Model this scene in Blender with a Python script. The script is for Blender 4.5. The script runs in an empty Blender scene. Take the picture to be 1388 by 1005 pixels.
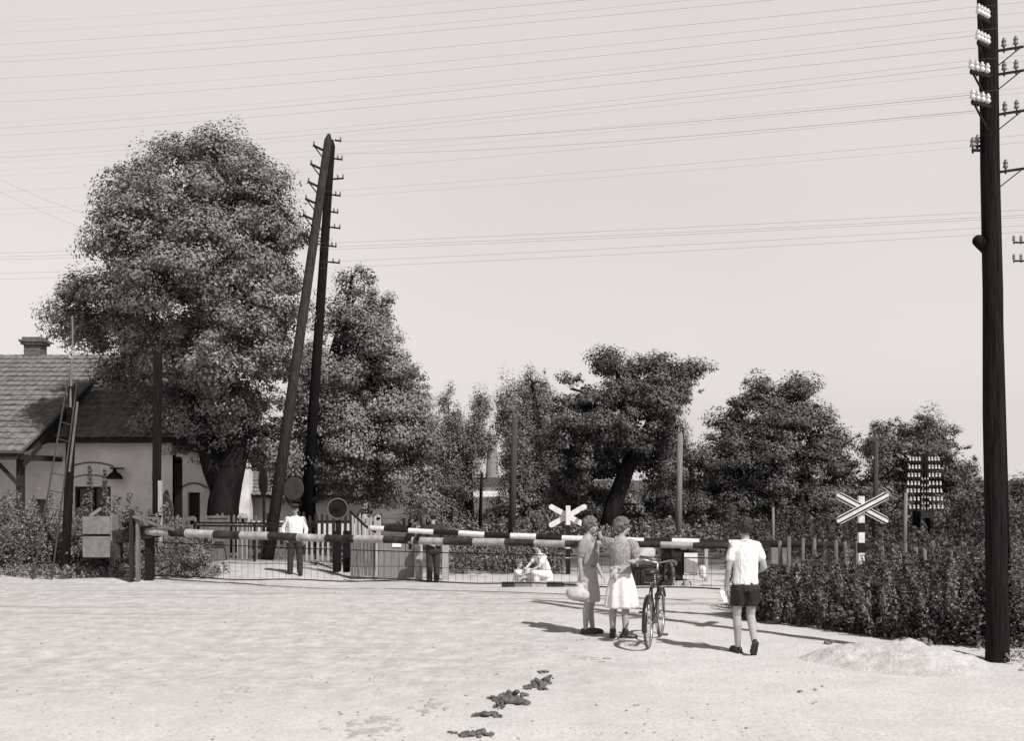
import bpy, bmesh, math, random
import numpy as np
from mathutils import Vector, Matrix

# ------------------------------------------------------------------ camera, sky, sun, exposure
sc = bpy.context.scene
C = sc.collection
PI = math.pi
FP, CX, HY, CH = 1500.0, 694.0, 649.0, 2.25      # focal length in photo pixels, centre, horizon row, eye height
cam_d = bpy.data.cameras.new("camera"); cam = bpy.data.objects.new("camera", cam_d); C.objects.link(cam)
cam.location = (0, 0, CH); cam.rotation_euler = (math.radians(90), 0, 0)
cam_d.sensor_width = 36; cam_d.lens = 36 * FP / 1388; cam_d.shift_y = (HY - 502.5) / 1388
cam_d.clip_end = 3000; sc.camera = cam

SUN_EL, SUN_AZ = math.radians(49), math.atan2(1.0, -1.25)   # azimuth from +Y clockwise: to the right, behind the camera
world = bpy.data.worlds.new("World"); sc.world = world; world.use_nodes = True
nt = world.node_tree; bg = nt.nodes["Background"]
sky = nt.nodes.new("ShaderNodeTexSky"); sky.sky_type = 'NISHITA'; sky.sun_disc = False
sky.sun_elevation = SUN_EL; sky.sun_rotation = SUN_AZ; sky.dust_density = 3.0
bw = nt.nodes.new("ShaderNodeRGBToBW"); pw = nt.nodes.new("ShaderNodeMath"); pw.operation = 'POWER'; pw.inputs[1].default_value = 0.30
ml = nt.nodes.new("ShaderNodeMath"); ml.operation = 'MULTIPLY'; ml.inputs[1].default_value = 5.35
tn = nt.nodes.new("ShaderNodeMixRGB"); tn.blend_type = 'MULTIPLY'; tn.inputs[0].default_value = 1; tn.inputs[2].default_value = (1.0, .948, .925, 1)
nt.links.new(sky.outputs[0], bw.inputs[0]); nt.links.new(bw.outputs[0], pw.inputs[0]); mxn = nt.nodes.new('ShaderNodeMath'); mxn.operation = 'MAXIMUM'; mxn.inputs[1].default_value = 1.34
nt.links.new(pw.outputs[0], mxn.inputs[0]); nt.links.new(mxn.outputs[0], ml.inputs[0])
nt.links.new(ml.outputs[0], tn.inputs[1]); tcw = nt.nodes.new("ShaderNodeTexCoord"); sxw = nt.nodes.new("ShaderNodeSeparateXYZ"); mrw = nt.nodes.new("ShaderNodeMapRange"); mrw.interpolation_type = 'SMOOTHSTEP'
mrw.inputs[1].default_value = .37; mrw.inputs[2].default_value = .72; mrw.inputs[3].default_value = 1.0; mrw.inputs[4].default_value = .12   # added dimming of the sky overhead, out of frame, to cut shadow fill
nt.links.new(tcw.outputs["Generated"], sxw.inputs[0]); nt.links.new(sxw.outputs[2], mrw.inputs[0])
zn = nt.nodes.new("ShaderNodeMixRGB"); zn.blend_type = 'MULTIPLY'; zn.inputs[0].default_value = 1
hz = nt.nodes.new("ShaderNodeTexNoise"); hz.inputs["Scale"].default_value = 2.2; hz.inputs["Detail"].default_value = 6; nt.links.new(tcw.outputs["Generated"], hz.inputs["Vector"])   # the faintest high haze
hm = nt.nodes.new("ShaderNodeMapRange"); hm.inputs[1].default_value = .3; hm.inputs[2].default_value = .7; hm.inputs[3].default_value = .955; hm.inputs[4].default_value = 1.025; nt.links.new(hz.outputs[0], hm.inputs[0])
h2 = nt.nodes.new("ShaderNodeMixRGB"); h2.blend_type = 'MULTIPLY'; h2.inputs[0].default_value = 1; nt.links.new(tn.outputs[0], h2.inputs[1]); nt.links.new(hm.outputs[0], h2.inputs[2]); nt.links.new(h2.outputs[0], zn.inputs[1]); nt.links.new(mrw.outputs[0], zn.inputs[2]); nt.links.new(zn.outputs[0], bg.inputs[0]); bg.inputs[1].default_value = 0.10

sl = bpy.data.lights.new("sun", 'SUN'); sl.energy = 5.0; sl.angle = math.radians(0.5); sl.color = (1, .98, .96)
so = bpy.data.objects.new("sun", sl); C.objects.link(so); so.location = (20, -20, 40)
sdir = Vector((math.sin(SUN_AZ) * math.cos(SUN_EL), math.cos(SUN_AZ) * math.cos(SUN_EL), math.sin(SUN_EL)))
so.rotation_euler = sdir.to_track_quat('Z', 'Y').to_euler()
sc.view_settings.view_transform = 'Standard'; sc.view_settings.look = 'None'
sc.view_settings.exposure = 0.06; sc.view_settings.gamma = 1.0; sc.view_settings.use_curve_mapping = False

# ------------------------------------------------------------------ helpers
random.seed(7); rng = np.random.default_rng(7)
V = Vector
def sm(a, b, x):
    t = max(0.0, min(1.0, (x - a) / (b - a))); return t * t * (3 - 2 * t)
def ground_z(x, y):
    z = -0.35 * sm(21.5, 28, y)
    z += 0.10 * sm(5.0, 8.0, x) * (1 - sm(30, 40, y))
    z += 0.29 * sm(-3.8, -6.2, x) * (1 - sm(38, 50, y)) * sm(23.0, 27.0, y)
    return z
def P(px, py, d):                     # a point of the place, from where it is seen and how far it is
    return V(((px - CX) / FP * d, d, CH - (py - HY) / FP * d))
def X(px, d): return (px - CX) / FP * d
def Z(py, d): return CH - (py - HY) / FP * d
def onground(px, py):
    d = 20.0
    for _ in range(60):
        d = (CH - ground_z(X(px, d), d)) * FP / (py - HY)
    return V((X(px, d), d, ground_z(X(px, d), d)))

def tint(g): return (g, g * .965, g * .945, 1)
MATS = {}
def mat(name, g, rough=.85, var=.25, scale=6.0, bump=.0, bscale=40.0, stretch=(1, 1, 1), spec=.25, metal=0.0, g2=None, detail=6, island=0.0, trans=0.0):
    if name in MATS: return MATS[name]
    m = bpy.data.materials.new(name); m.use_nodes = True; t = m.node_tree; b = t.nodes["Principled BSDF"]
    b.inputs["Roughness"].default_value = rough; b.inputs["Specular IOR Level"].default_value = spec; b.inputs["Metallic"].default_value = metal
    tc = t.nodes.new("ShaderNodeTexCoord"); mp = t.nodes.new("ShaderNodeMapping"); mp.inputs["Scale"].default_value = stretch
    t.links.new(tc.outputs["Object"], mp.inputs[0])
    n = t.nodes.new("ShaderNodeTexNoise"); n.inputs["Scale"].default_value = scale; n.inputs["Detail"].default_value = detail; n.inputs["Roughness"].default_value = .65
    t.links.new(mp.outputs[0], n.inputs["Vector"])
    r = t.nodes.new("ShaderNodeValToRGB"); lo, hi = (g * (1 - var), g * (1 + var)) if g2 is None else (g, g2)
    r.color_ramp.elements[0].position = .32; r.color_ramp.elements[1].position = .68
    r.color_ramp.elements[0].color = tint(lo); r.color_ramp.elements[1].color = tint(hi)
    t.links.new(n.outputs[0], r.inputs[0]); col = r.outputs[0]
    if island:
        gi = t.nodes.new("ShaderNodeNewGeometry"); mr = t.nodes.new("ShaderNodeMapRange")
        mr.inputs[3].default_value = 1 - island; mr.inputs[4].default_value = 1 + island
        t.links.new(gi.outputs["Random Per Island"], mr.inputs[0])
        mx = t.nodes.new("ShaderNodeMixRGB"); mx.blend_type = 'MULTIPLY'; mx.inputs[0].default_value = 1
        t.links.new(col, mx.inputs[1]); t.links.new(mr.outputs[0], mx.inputs[2]); col = mx.outputs[0]
    t.links.new(col, b.inputs["Base Color"])
    if bump:
        n2 = t.nodes.new("ShaderNodeTexNoise"); n2.inputs["Scale"].default_value = bscale; n2.inputs["Detail"].default_value = 5
        t.links.new(mp.outputs[0], n2.inputs["Vector"])
        bp = t.nodes.new("ShaderNodeBump"); bp.inputs["Strength"].default_value = bump; bp.inputs["Distance"].default_value = .03
        t.links.new(n2.outputs[0], bp.inputs["Height"]); t.links.new(bp.outputs[0], b.inputs["Normal"])
    if trans:
        tr = t.nodes.new("ShaderNodeBsdfTranslucent"); t.links.new(col, tr.inputs[0])
        ms = t.nodes.new("ShaderNodeMixShader"); ms.inputs[0].default_value = trans
        out = t.nodes["Material Output"]
        t.links.new(b.outputs[0], ms.inputs[1]); t.links.new(tr.outputs[0], ms.inputs[2]); t.links.new(ms.outputs[0], out.inputs[0])
    MATS[name] = m; return m

class Geo:
    def __init__(s): s.v = []; s.f = []; s.m = []
    def add(s, vs, fs, mi=0):
        o = len(s.v); s.v += [tuple(p) for p in vs]
        for i, f in enumerate(fs):
            s.f.append(tuple(o + k for k in f)); s.m.append(mi[i] if isinstance(mi, list) else mi)
        return s
    def box(s, c, size, R=None, mi=0):
        hx, hy, hz = size[0] / 2, size[1] / 2, size[2] / 2
        vs = [V((a * hx, b * hy, k * hz)) for k in (-1, 1) for b in (-1, 1) for a in (-1, 1)]
        vs = [(R @ p if R else p) + V(c) for p in vs]
        return s.add(vs, [(0, 2, 3, 1), (4, 5, 7, 6), (0, 1, 5, 4), (2, 6, 7, 3), (0, 4, 6, 2), (1, 3, 7, 5)], mi)
    def beam(s, a, b, w, h, mi=0):                       # rectangular bar from a to b; w across, h in the other direction
        a, b = V(a), V(b); d = (b - a); L = d.length; d.normalize()
        up = V((0, 0, 1)) if abs(d.z) < .95 else V((0, 1, 0))
        sx = d.cross(up).normalized(); uz = sx.cross(d)
        R = Matrix((sx, d, uz)).transposed()
        return s.box((a + b) / 2, (w, L, h), R, mi)
    def tube(s, pts, rads, n=10, mi=0, cap=True):
        pts = [V(p) for p in pts]
        if not isinstance(rads, (list, tuple)): rads = [rads] * len(pts)
        vs, fs, ms = [], [], []
        ref = None
        for i, p in enumerate(pts):
            d = (pts[min(i + 1, len(pts) - 1)] - pts[max(i - 1, 0)])
            if d.length < 1e-9: d = V((0, 0, 1))
            d.normalize()
            if ref is None: ref = V((0, 0, 1)) if abs(d.z) < .9 else V((1, 0, 0))
            sx = d.cross(ref).normalized(); ref = sx.cross(d).normalized()
            for k in range(n):
                a = 2 * PI * k / n; vs.append(p + (sx * math.cos(a) + ref * math.sin(a)) * rads[i])
        for i in range(len(pts) - 1):
            for k in range(n):
                fs.append((i * n + k, i * n + (k + 1) % n, (i + 1) * n + (k + 1) % n, (i + 1) * n + k)); ms.append(mi[i] if isinstance(mi, list) else mi)
        if cap:
            fs.append(tuple(range(n))[::-1]); ms.append(ms[0]); e = (len(pts) - 1) * n
            fs.append(tuple(range(e, e + n))); ms.append(ms[-2])
        return s.add(vs, fs, ms)
    def ell(s, c, r, R=None, seg=12, ring=8, mi=0, jit=0.0):
        vs, fs = [], []
        for j in range(1, ring):
            t = PI * j / ring
            for k in range(seg):
                a = 2 * PI * k / seg; q = 1 + random.uniform(-jit, jit)
                p = V((math.sin(t) * math.cos(a) * r[0] * q, math.sin(t) * math.sin(a) * r[1] * q, math.cos(t) * r[2] * q))
                vs.append((R @ p if R else p) + V(c))
        for q in (1, -1):
            p = V((0, 0, q * r[2])); vs.append((R @ p if R else p) + V(c))
        for j in range(ring - 2):
            for k in range(seg):
                fs.append((j * seg + k, (j + 1) * seg + k, (j + 1) * seg + (k + 1) % seg, j * seg + (k + 1) % seg))
        t, b = (ring - 1) * seg, (ring - 1) * seg + 1; e = (ring - 2) * seg
        for k in range(seg):
            fs.append((t, k, (k + 1) % seg)); fs.append((b, e + (k + 1) % seg, e + k))
        return s.add(vs, fs, mi)
    def cap(s, a, ra, b, rb, n=10):                      # tapered capsule (for the bodies)
        s.tube([a, b], [ra, rb], n); s.ell(a, (ra,) * 3, seg=n, ring=6); s.ell(b, (rb,) * 3, seg=n, ring=6); return s
    def loft(s, rings, n=28, ripple=None, mi=0, cap=True):   # rings: (x, y, z, rx, ry); ripple(i, angle) -> radius factor
        vs, fs = [], []
        for i, (x, y, z, rx, ry) in enumerate(rings):
            for k in range(n):
                a = 2 * PI * k / n; q = ripple(i, a) if ripple else 1
                vs.append((x + math.cos(a) * rx * q, y + math.sin(a) * ry * q, z))
        for i in range(len(rings) - 1):
            for k in range(n): fs.append((i * n + k, i * n + (k + 1) % n, (i + 1) * n + (k + 1) % n, (i + 1) * n + k))
        if cap:
            fs.append(tuple(range(n))[::-1]); e = (len(rings) - 1) * n; fs.append(tuple(range(e, e + n)))
        return s.add(vs, fs, mi)
    def disc(s, c, r, th, axis, n=28, mi=0):
        a = V(axis).normalized(); return s.tube([V(c) - a * th / 2, V(c) + a * th / 2], r, n, mi)
    def ringt(s, c, R, r, axis, n=40, k=8, mi=0, a0=0, a1=2 * PI):   # torus (or part of one)
        a = V(axis).normalized(); u = a.cross(V((0, 0, 1)) if abs(a.z) < .9 else V((1, 0, 0))).normalized(); w = a.cross(u)
        pts = [V(c) + (u * math.cos(a0 + (a1 - a0) * i / n) + w * math.sin(a0 + (a1 - a0) * i / n)) * R for i in range(n + 1)]
        return s.tube(pts, r, k, mi, cap=abs(a1 - a0) < 6.2)

WM = {}
def setp(o, label=None, cat=None, group=None, kind=None):
    if label: o["label"] = label
    if cat: o["category"] = cat
    if group: o["group"] = group
    if kind: o["kind"] = kind
    return o
def thing(name, loc, label, cat, group=None, rz=0.0):
    o = bpy.data.objects.new(name, None); C.objects.link(o); o.empty_display_size = .2
    o.location = loc; o.rotation_euler = (0, 0, rz)
    WM[o.name] = Matrix.Translation(V(loc)) @ Matrix.Rotation(rz, 4, 'Z')
    return setp(o, label, cat, group)
def mesh_from(name, g, mats, smooth=False):
    me = bpy.data.meshes.new(name); me.from_pydata(g.v, [], g.f)
    for m in (mats if isinstance(mats, (list, tuple)) else [mats]): me.materials.append(m)
    me.polygons.foreach_set("material_index", g.m)
    me.polygons.foreach_set("use_smooth", [smooth] * len(g.f)); me.update()
    return me
def part(name, g, mats, parent=None, smooth=False, bevel=0.0, local=False, auto=False):
    me = g if isinstance(g, bpy.types.Mesh) else mesh_from(name, g, mats, smooth)
    o = bpy.data.objects.new(name, me); C.objects.link(o)
    M = WM[parent.name] if parent else Matrix.Identity(4)
    if parent:
        o.parent = parent
        if not local: me.transform(M.inverted())
    WM[o.name] = M
    if auto:
        me.polygons.foreach_set("use_smooth", [True] * len(me.polygons))
        try: me.set_sharp_from_angle(angle=math.radians(40))
        except Exception: pass
    if bevel:
        b = o.modifiers.new("bevel", 'BEVEL'); b.width = bevel; b.segments = 2; b.limit_method = 'ANGLE'
    return o
def solo(name, g, mats, label, cat, group=None, kind=None, **k):       # a thing that is one mesh; origin moved to its base
    o = part(name, g, mats, None, **k); me = o.data
    co = np.empty(len(me.vertices) * 3); me.vertices.foreach_get("co", co); co = co.reshape(-1, 3)
    mn, mx = co.min(0), co.max(0); c = V(((mn[0] + mx[0]) / 2, (mn[1] + mx[1]) / 2, mn[2]))
    me.transform(Matrix.Translation(-c)); o.location = c; WM[o.name] = Matrix.Translation(c)
    return setp(o, label, cat, group, kind)
def struct(name, g, mats, **k):
    o = part(name, g, mats, None, **k); o["kind"] = "structure"; return o
def blob(g, voxel, it=4, name="blob", mats=None):                       # fuse overlapping solids into one continuous surface
    me = mesh_from(name, g, mats or [], True); o = bpy.data.objects.new("tmp", me); C.objects.link(o)
    r = o.modifiers.new("r", 'REMESH'); r.mode = 'VOXEL'; r.voxel_size = voxel; r.use_smooth_shade = True
    s = o.modifiers.new("s", 'SMOOTH'); s.factor = .5; s.iterations = it
    dg = bpy.context.evaluated_depsgraph_get(); out = bpy.data.meshes.new_from_object(o.evaluated_get(dg))
    bpy.data.objects.remove(o); bpy.data.meshes.remove(me); out.name = name
    out.materials.clear()
    for m in (mats if isinstance(mats, (list, tuple)) else [mats]): out.materials.append(m)
    out.polygons.foreach_set("material_index", [0] * len(out.polygons)); out.polygons.foreach_set("use_smooth", [True] * len(out.polygons))
    return out

def quads(pos, nor, size, asp=1.5, curl=.35):
    """many small leaf faces: pos (n,3), nor (n,3), size (n,)"""
    n = len(pos); r = rng.normal(size=(n, 3)); u = np.cross(nor, r); u /= np.linalg.norm(u, axis=1, keepdims=True) + 1e-9
    w = np.cross(nor, u); w /= np.linalg.norm(w, axis=1, keepdims=True) + 1e-9
    nn = nor / (np.linalg.norm(nor, axis=1, keepdims=True) + 1e-9); s = size[:, None]
    a = pos - u * s * asp * .5; b = pos + w * s * .5 + nn * s * curl * .3; c = pos + u * s * asp * .5 - nn * s * curl * .2; d = pos - w * s * .5 + nn * s * curl * .3
    v = np.stack([a, b, c, d], 1).reshape(-1, 3); return v
def leaf_mesh(name, verts, m):
    n = len(verts) // 4; me = bpy.data.meshes.new(name)
    me.vertices.add(len(verts)); me.vertices.foreach_set("co", verts.astype(np.float32).ravel())
    me.loops.add(4 * n); me.loops.foreach_set("vertex_index", np.arange(4 * n, dtype=np.int32))
    me.polygons.add(n); me.polygons.foreach_set("loop_start", np.arange(0, 4 * n, 4, dtype=np.int32))
    me.polygons.foreach_set("loop_total", np.full(n, 4, dtype=np.int32)); me.update(calc_edges=True); me.validate()
    me.materials.append(m); return me
def unit(n):
    d = rng.normal(size=(n, 3)); return d / np.linalg.norm(d, axis=1, keepdims=True)
def crown_leaves(lobes, puff, dens, leaf, flat=.62, inner=.3, up=.45):
    """lobes: (centre, (rx,ry,rz)); the surface of the lobes is covered with puffs of leaves, with gaps between"""
    out = []; leaf *= .40; dens *= 4.7
    for i, (c, r) in enumerate(lobes):
        c = np.array(c); r = np.array(r); area = 4 * PI * ((r[0] * r[1]) ** 1.6 / 3 + (r[0] * r[2]) ** 1.6 / 3 + (r[1] * r[2]) ** 1.6 / 3) ** (1 / 1.6)
        n = max(5, int(area / (puff * puff * 1.75)))
        d = unit(n); q = np.where(rng.random(n) < inner, rng.uniform(.3, .8, n), rng.uniform(.82, 1.06, n)); pc = c + d * r * q[:, None]
        keep = np.ones(n, bool)
        for j, (c2, r2) in enumerate(lobes):
            if j != i:
                ins = (((pc - np.array(c2)) / (np.array(r2) * .72)) ** 2).sum(1) < 1
                keep &= ~(ins & (rng.random(n) < .75))
        for p, dd in zip(pc[keep], d[keep]):
            pr = puff * rng.choice([.30, .42, .6, .85, 1.1, 1.35]); m = int(dens * (pr / puff) ** 2 * rng.uniform(.6, 1.2)) + 6
            if pr < .65 * puff: p = p + dd * puff * rng.uniform(0, .75)          # small sprays stand out of the outline
            ax = dd + rng.normal(size=3) * .55 + np.array([0, 0, -.15]); ax /= np.linalg.norm(ax)
            e = unit(m); rad = pr * rng.random(m) ** .5
            off = e * rad[:, None] * np.array([.95, .95, flat]); al = off @ ax
            off += ax * (al * rng.uniform(.1, .75))[:, None]; off += unit(m) * (pr * .16 * rng.random(m) ** 2)[:, None]
            pos = p + off; pos[:, 2] -= .22 * pr * (e[:, 0] ** 2 + e[:, 1] ** 2)
            nor = e * .9 + dd * .35 + np.array([0, 0, up * .8]) + rng.normal(size=(m, 3)) * .24
            out.append(quads(pos, nor, leaf * rng.uniform(.5, 1.5, m)))
    return np.concatenate(out)
def lobe(px, py, rx, ry, d, dd=0.0, dy=None):
    k = d / FP; c = P(px, py, d); c.y += dd
    return (tuple(c), (rx * k, (dy if dy else .9 * min(rx, ry) * k + .15 * max(rx, ry) * k), ry * k))
def tree(name, base, trunk, lobes, label, cat, leafm, barkm, puff=.75, dens=150, leaf=.17, group=None, stubs=0, flat=.62, inner=.3):
    t = thing(name, base, label, cat, group)
    g = Geo()
    for pts, rads in trunk: g.tube(pts, rads, 10)
    tips = [V(p[0][-1]) for p in trunk]
    for (c, r) in lobes:                                  # a limb towards every lobe from the nearest trunk tip
        c = V(c); s = min(tips, key=lambda p: (p - c).length)
        mid = s.lerp(c, .5) + V((0, 0, .12 * (c - s).length))
        g.tube([s, mid, c], [.12 * puff + .02, .08 * puff + .015, .02], 6)
        for _ in range(3):
            e = V(unit(1)[0]); e.z = abs(e.z) * .6
            g.tube([mid, mid.lerp(c, .6) + e * r[0] * .4, c + V((e.x * r[0], e.y * r[1], e.z * r[2])) * .85], [.05 * puff + .01, .035 * puff, .01], 5)
    part('trunk', g, barkm, t, smooth=True)
    me = leaf_mesh('crown', crown_leaves(lobes, puff, dens, leaf, flat, inner), leafm)
    part('crown', me, None, t)
    return t

# ------------------------------------------------------------------ materials
M_bark = mat('bark', .016, .95, .5, 5, .8, 30, (1, 1, .25), spec=.05)
M_barkl = mat('bark_pale', .12, .95, .5, 5, .6, 30, (1, 1, .25))
M_leafA = mat('linden_leaves', 0.185, .5, .2, .7, spec=.22, island=.45, trans=0.04)
M_leafB = mat('broad_leaves', 0.18, .5, .2, .7, spec=.22, island=.45, trans=0.04)
M_leafC = mat('oak_leaves', 0.095, .55, .2, .7, spec=.22, island=.45, trans=0.04)
M_leafD = mat('poplar_leaves', 0.15, .5, .2, .7, spec=.22, island=.45, trans=0.1)
M_weedd = mat('weed_leaves_dark', .075, .6, .3, 1.2, spec=.18, island=.5, trans=.08)
M_weedl = mat('weed_leaves_pale', .16, .6, .3, 1.5, spec=.2, island=.55, trans=.08)
M_grass = mat('dry_grass', .22, .8, .3, 2, island=.4, trans=.2)
M_tar = mat('tarred_wood', .012, .85, .8, 5, .9, 18, (7, 7, .35), spec=.10)
M_wood = mat('weathered_wood', .15, .9, .4, 5, .5, 40, (5, 5, .6))
M_woodd = mat('dark_wood', .028, .9, .4, 5, .5, 40, (5, 5, .6))
M_woodl = mat('pale_wood', .36, .9, .3, 5, .4, 40, (5, 5, .6))
M_iron = mat('dark_iron', .012, .7, .4, 8, .2, 60, spec=.15)
M_white = mat('white_paint', .62, .7, .20, 14, .1, 60)
M_whited = mat('worn_white_paint', .33, .85, .38, 7, .25, 50)
M_black = mat('black_paint', .011, .6, .4, 9, .1, 60, spec=.2)
M_blackw = mat('worn_black_paint', .035, .75, .7, 7, .25, 50, spec=.15)
M_glassy = mat('grey_glass', .16, .3, .2, 5, spec=.5)
M_porc = mat('porcelain', .62, .3, .3, 9, spec=.6)
M_plaster = mat('old_plaster', .74, .95, .16, 1.3, .35, 30, detail=10)
M_plasterw = mat('limewashed_plaster', .62, .95, .22, 1.6, .3, 30, detail=10)
M_tile = mat('roof_tiles', .15, .9, .45, 3.5, .3, 40, detail=8)
M_tiled = mat('dark_roof_tiles', .055, .9, .45, 3.5, .3, 40, detail=8)
M_brick = mat('sooty_brick', .11, .95, .5, 9, .5, 40)
M_conc = mat('rough_concrete', .17, .95, .3, 7, .4, 60, detail=9)
M_sand = mat('dry_sand', .46, .98, .18, 3, .7, 30, detail=10)
M_dung = mat('damp_dung', .12, .9, .5, 14, .9, 60)
M_wet = mat('trodden_dung', .39, .95, .25, 9, .5, 50)
M_soil = mat('clod_soil', .16, .95, .4, 12, .8, 50)
M_glass = mat('dark_window', .012, .15, .2, 3, spec=.5)
M_skin = mat('skin', .44, .6, .08, 9, .05, 80, spec=.3)
M_skint = mat('tanned_skin', .32, .6, .1, 9, .05, 80, spec=.3)
M_hairl = mat('fair_hair', .12, .6, .6, 22, .8, 60, (1, 1, .4), spec=.4)
M_haird = mat('dark_hair', .022, .5, .5, 22, .8, 60, (1, 1, .4), spec=.4)
M_shirt = mat('white_cotton', .72, .9, .05, 6, 1.0, 22, (1, 1, .35))
M_blouse = mat('pale_grey_blouse', .27, .9, .15, 9, 1.0, 26, (1, 1, .3))
M_skirt = mat('grey_linen_skirt', .38, .9, .12, 8, .8, 20, (1, 1, .25))
M_dress = mat('printed_cotton', .27, .9, .5, 60, .9, 22, (1, 1, .4))
M_short = mat('dark_serge', .026, .85, .3, 9, 1.0, 22, (1, 1, .4))
M_unif = mat('dark_uniform_cloth', .035, .9, .3, 9, .5, 14)
M_leather = mat('black_leather', .014, .45, .3, 9, .2, 50, spec=.5)
M_brownl = mat('brown_leather', .035, .5, .3, 9, .2, 50, spec=.4)
M_rubber = mat('grey_rubber', .10, .85, .3, 30, .2, 60)
M_chrome = mat('dull_nickel', .45, .3, .2, 9, metal=.8, spec=.5)
M_enamel = mat('black_enamel', .016, .3, .3, 9, spec=.5)
M_paper = mat('paper', .82, .9, .03, 6)
M_canvas = mat('pale_canvas', .42, .9, .2, 5, .4, 16)

def ground_material():
    m = bpy.data.materials.new('sandy_road'); m.use_nodes = True; t = m.node_tree; b = t.nodes["Principled BSDF"]
    b.inputs["Roughness"].default_value = .97; b.inputs["Specular IOR Level"].default_value = .15
    L = t.links.new; N = t.nodes.new
    ge = N("ShaderNodeNewGeometry"); sp = N("ShaderNodeSeparateXYZ"); L(ge.outputs["Position"], sp.inputs[0])
    def noise(scale, det=6, rough=.6, vec=None):
        n = N("ShaderNodeTexNoise"); n.inputs["Scale"].default_value = scale; n.inputs["Detail"].default_value = det; n.inputs["Roughness"].default_value = rough
        L(vec or ge.outputs["Position"], n.inputs["Vector"]); return n.outputs[0]
    def rng_(x, a, b_, c=0, d=1):
        r = N("ShaderNodeMapRange"); r.clamp = True; L(x, r.inputs[0])
        for i, q in zip((1, 2, 3, 4), (a, b_, c, d)): r.inputs[i].default_value = q
        return r.outputs[0]
    def mth(op, a, b_):
        r = N("ShaderNodeMath"); r.operation = op
        for i, q in enumerate((a, b_)):
            if isinstance(q, (int, float)): r.inputs[i].default_value = q
            else: L(q, r.inputs[i])
        return r.outputs[0]
    def mix(f, a, b_):
        r = N("ShaderNodeMixRGB")
        if isinstance(f, (int, float)): r.inputs[0].default_value = f
        else: L(f, r.inputs[0])
        for i, q in ((1, a), (2, b_)):
            if isinstance(q, tuple): r.inputs[i].default_value = q
            else: L(q, r.inputs[i])
        return r.outputs[0]
    # cobbled carriageway in the middle and left, sand drifted over it elsewhere
    big = noise(.35, 5); mid = noise(1.6, 6); fine = noise(26, 5)
    edge = mth('ADD', sp.outputs[0], mth('MULTIPLY', rng_(big, .3, .7, -1.8, 1.8), 1.0))
    left_of = rng_(edge, 1.6, 0.2)                       # 1 on the cobbles, 0 right of them
    near = mth('ADD', sp.outputs[1], rng_(mid, .3, .7, -.8, .8)); nearf = rng_(near, 10.2, 12.4)
    cob = mth('MULTIPLY', mth('MULTIPLY', left_of, nearf), rng_(big, .28, .55, .55, 1))
    vs = N("ShaderNodeMapping"); vs.inputs["Scale"].default_value = (1, .8, 0); L(ge.outputs["Position"], vs.inputs[0])
    vo = N("ShaderNodeTexVoronoi"); vo.inputs["Scale"].default_value = 6.5; L(vs.outputs[0], vo.inputs["Vector"])
    joint = rng_(vo.outputs["Distance"], .25, .62)
    c_sand = mix(rng_(mid, .3, .7), tint(.50), tint(.61)); c_sand = mix(rng_(fine, .42, .64, .0, .40), c_sand, tint(.30))
    c_cob = mix(joint, tint(.46), tint(.56)); c_cob = mix(rng_(noise(3.1, 7), .35, .65, 0, .95), c_cob, tint(.33)); 
    col = mix(mth('MULTIPLY', cob, .85), c_sand, c_cob); col = mix(rng_(noise(15, 3, .7), .52, .70, 0, .38), col, tint(.27)); col = mix(rng_(noise(40, 3, .7), .55, .68, 0, .30), col, tint(.70))
    # wheel ruts worn along the crossing, and the darker earth of the land beyond
    rv = N("ShaderNodeMapping"); rv.inputs["Rotation"].default_value = (0, 0, math.radians(21)); rv.inputs["Scale"].default_value = (.10, 2.2, 1); L(ge.outputs["Position"], rv.inputs[0])
    rut = mth('MULTIPLY', rng_(noise(1.0, 4, .6, rv.outputs[0]), .54, .66), mth('MULTIPLY', rng_(sp.outputs[1], 17, 19), rng_(sp.outputs[1], 26, 24)))
    col = mix(mth('MULTIPLY', rut, .6), col, tint(.19))
    tv = N("ShaderNodeMapping"); tv.inputs["Rotation"].default_value = (0, 0, math.radians(-32)); tv.inputs["Scale"].default_value = (1.9, .07, 1); L(ge.outputs["Position"], tv.inputs[0])
    trk = mth('MULTIPLY', rng_(noise(1.0, 5, .65, tv.outputs[0]), .53, .66), rng_(big, .35, .6, .2, 1))
    col = mix(mth('MULTIPLY', trk, .20), col, tint(.30))
    scuff = rng_(noise(9, 4, .7), .60, .72); col = mix(mth('MULTIPLY', scuff, mth('MULTIPLY', rng_(mid, .45, .6), .40)), col, tint(.26))
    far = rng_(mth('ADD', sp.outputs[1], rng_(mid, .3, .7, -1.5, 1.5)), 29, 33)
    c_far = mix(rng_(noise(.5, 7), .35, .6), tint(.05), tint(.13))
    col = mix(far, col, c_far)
    L(col, b.inputs["Base Color"])
    h = mth('ADD', mth('MULTIPLY', fine, .25), mth('ADD', mth('MULTIPLY', mid, .8), mth('MULTIPLY', mth('MULTIPLY', joint, cob), -.35)))
    h = mth('ADD', h, mth('MULTIPLY', noise(7, 5), .5))
    bp = N("ShaderNodeBump"); bp.inputs["Strength"].default_value = .40; bp.inputs["Distance"].default_value = .05; L(h, bp.inputs["Height"]); L(bp.outputs[0], b.inputs["Normal"])
    return m

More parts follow.
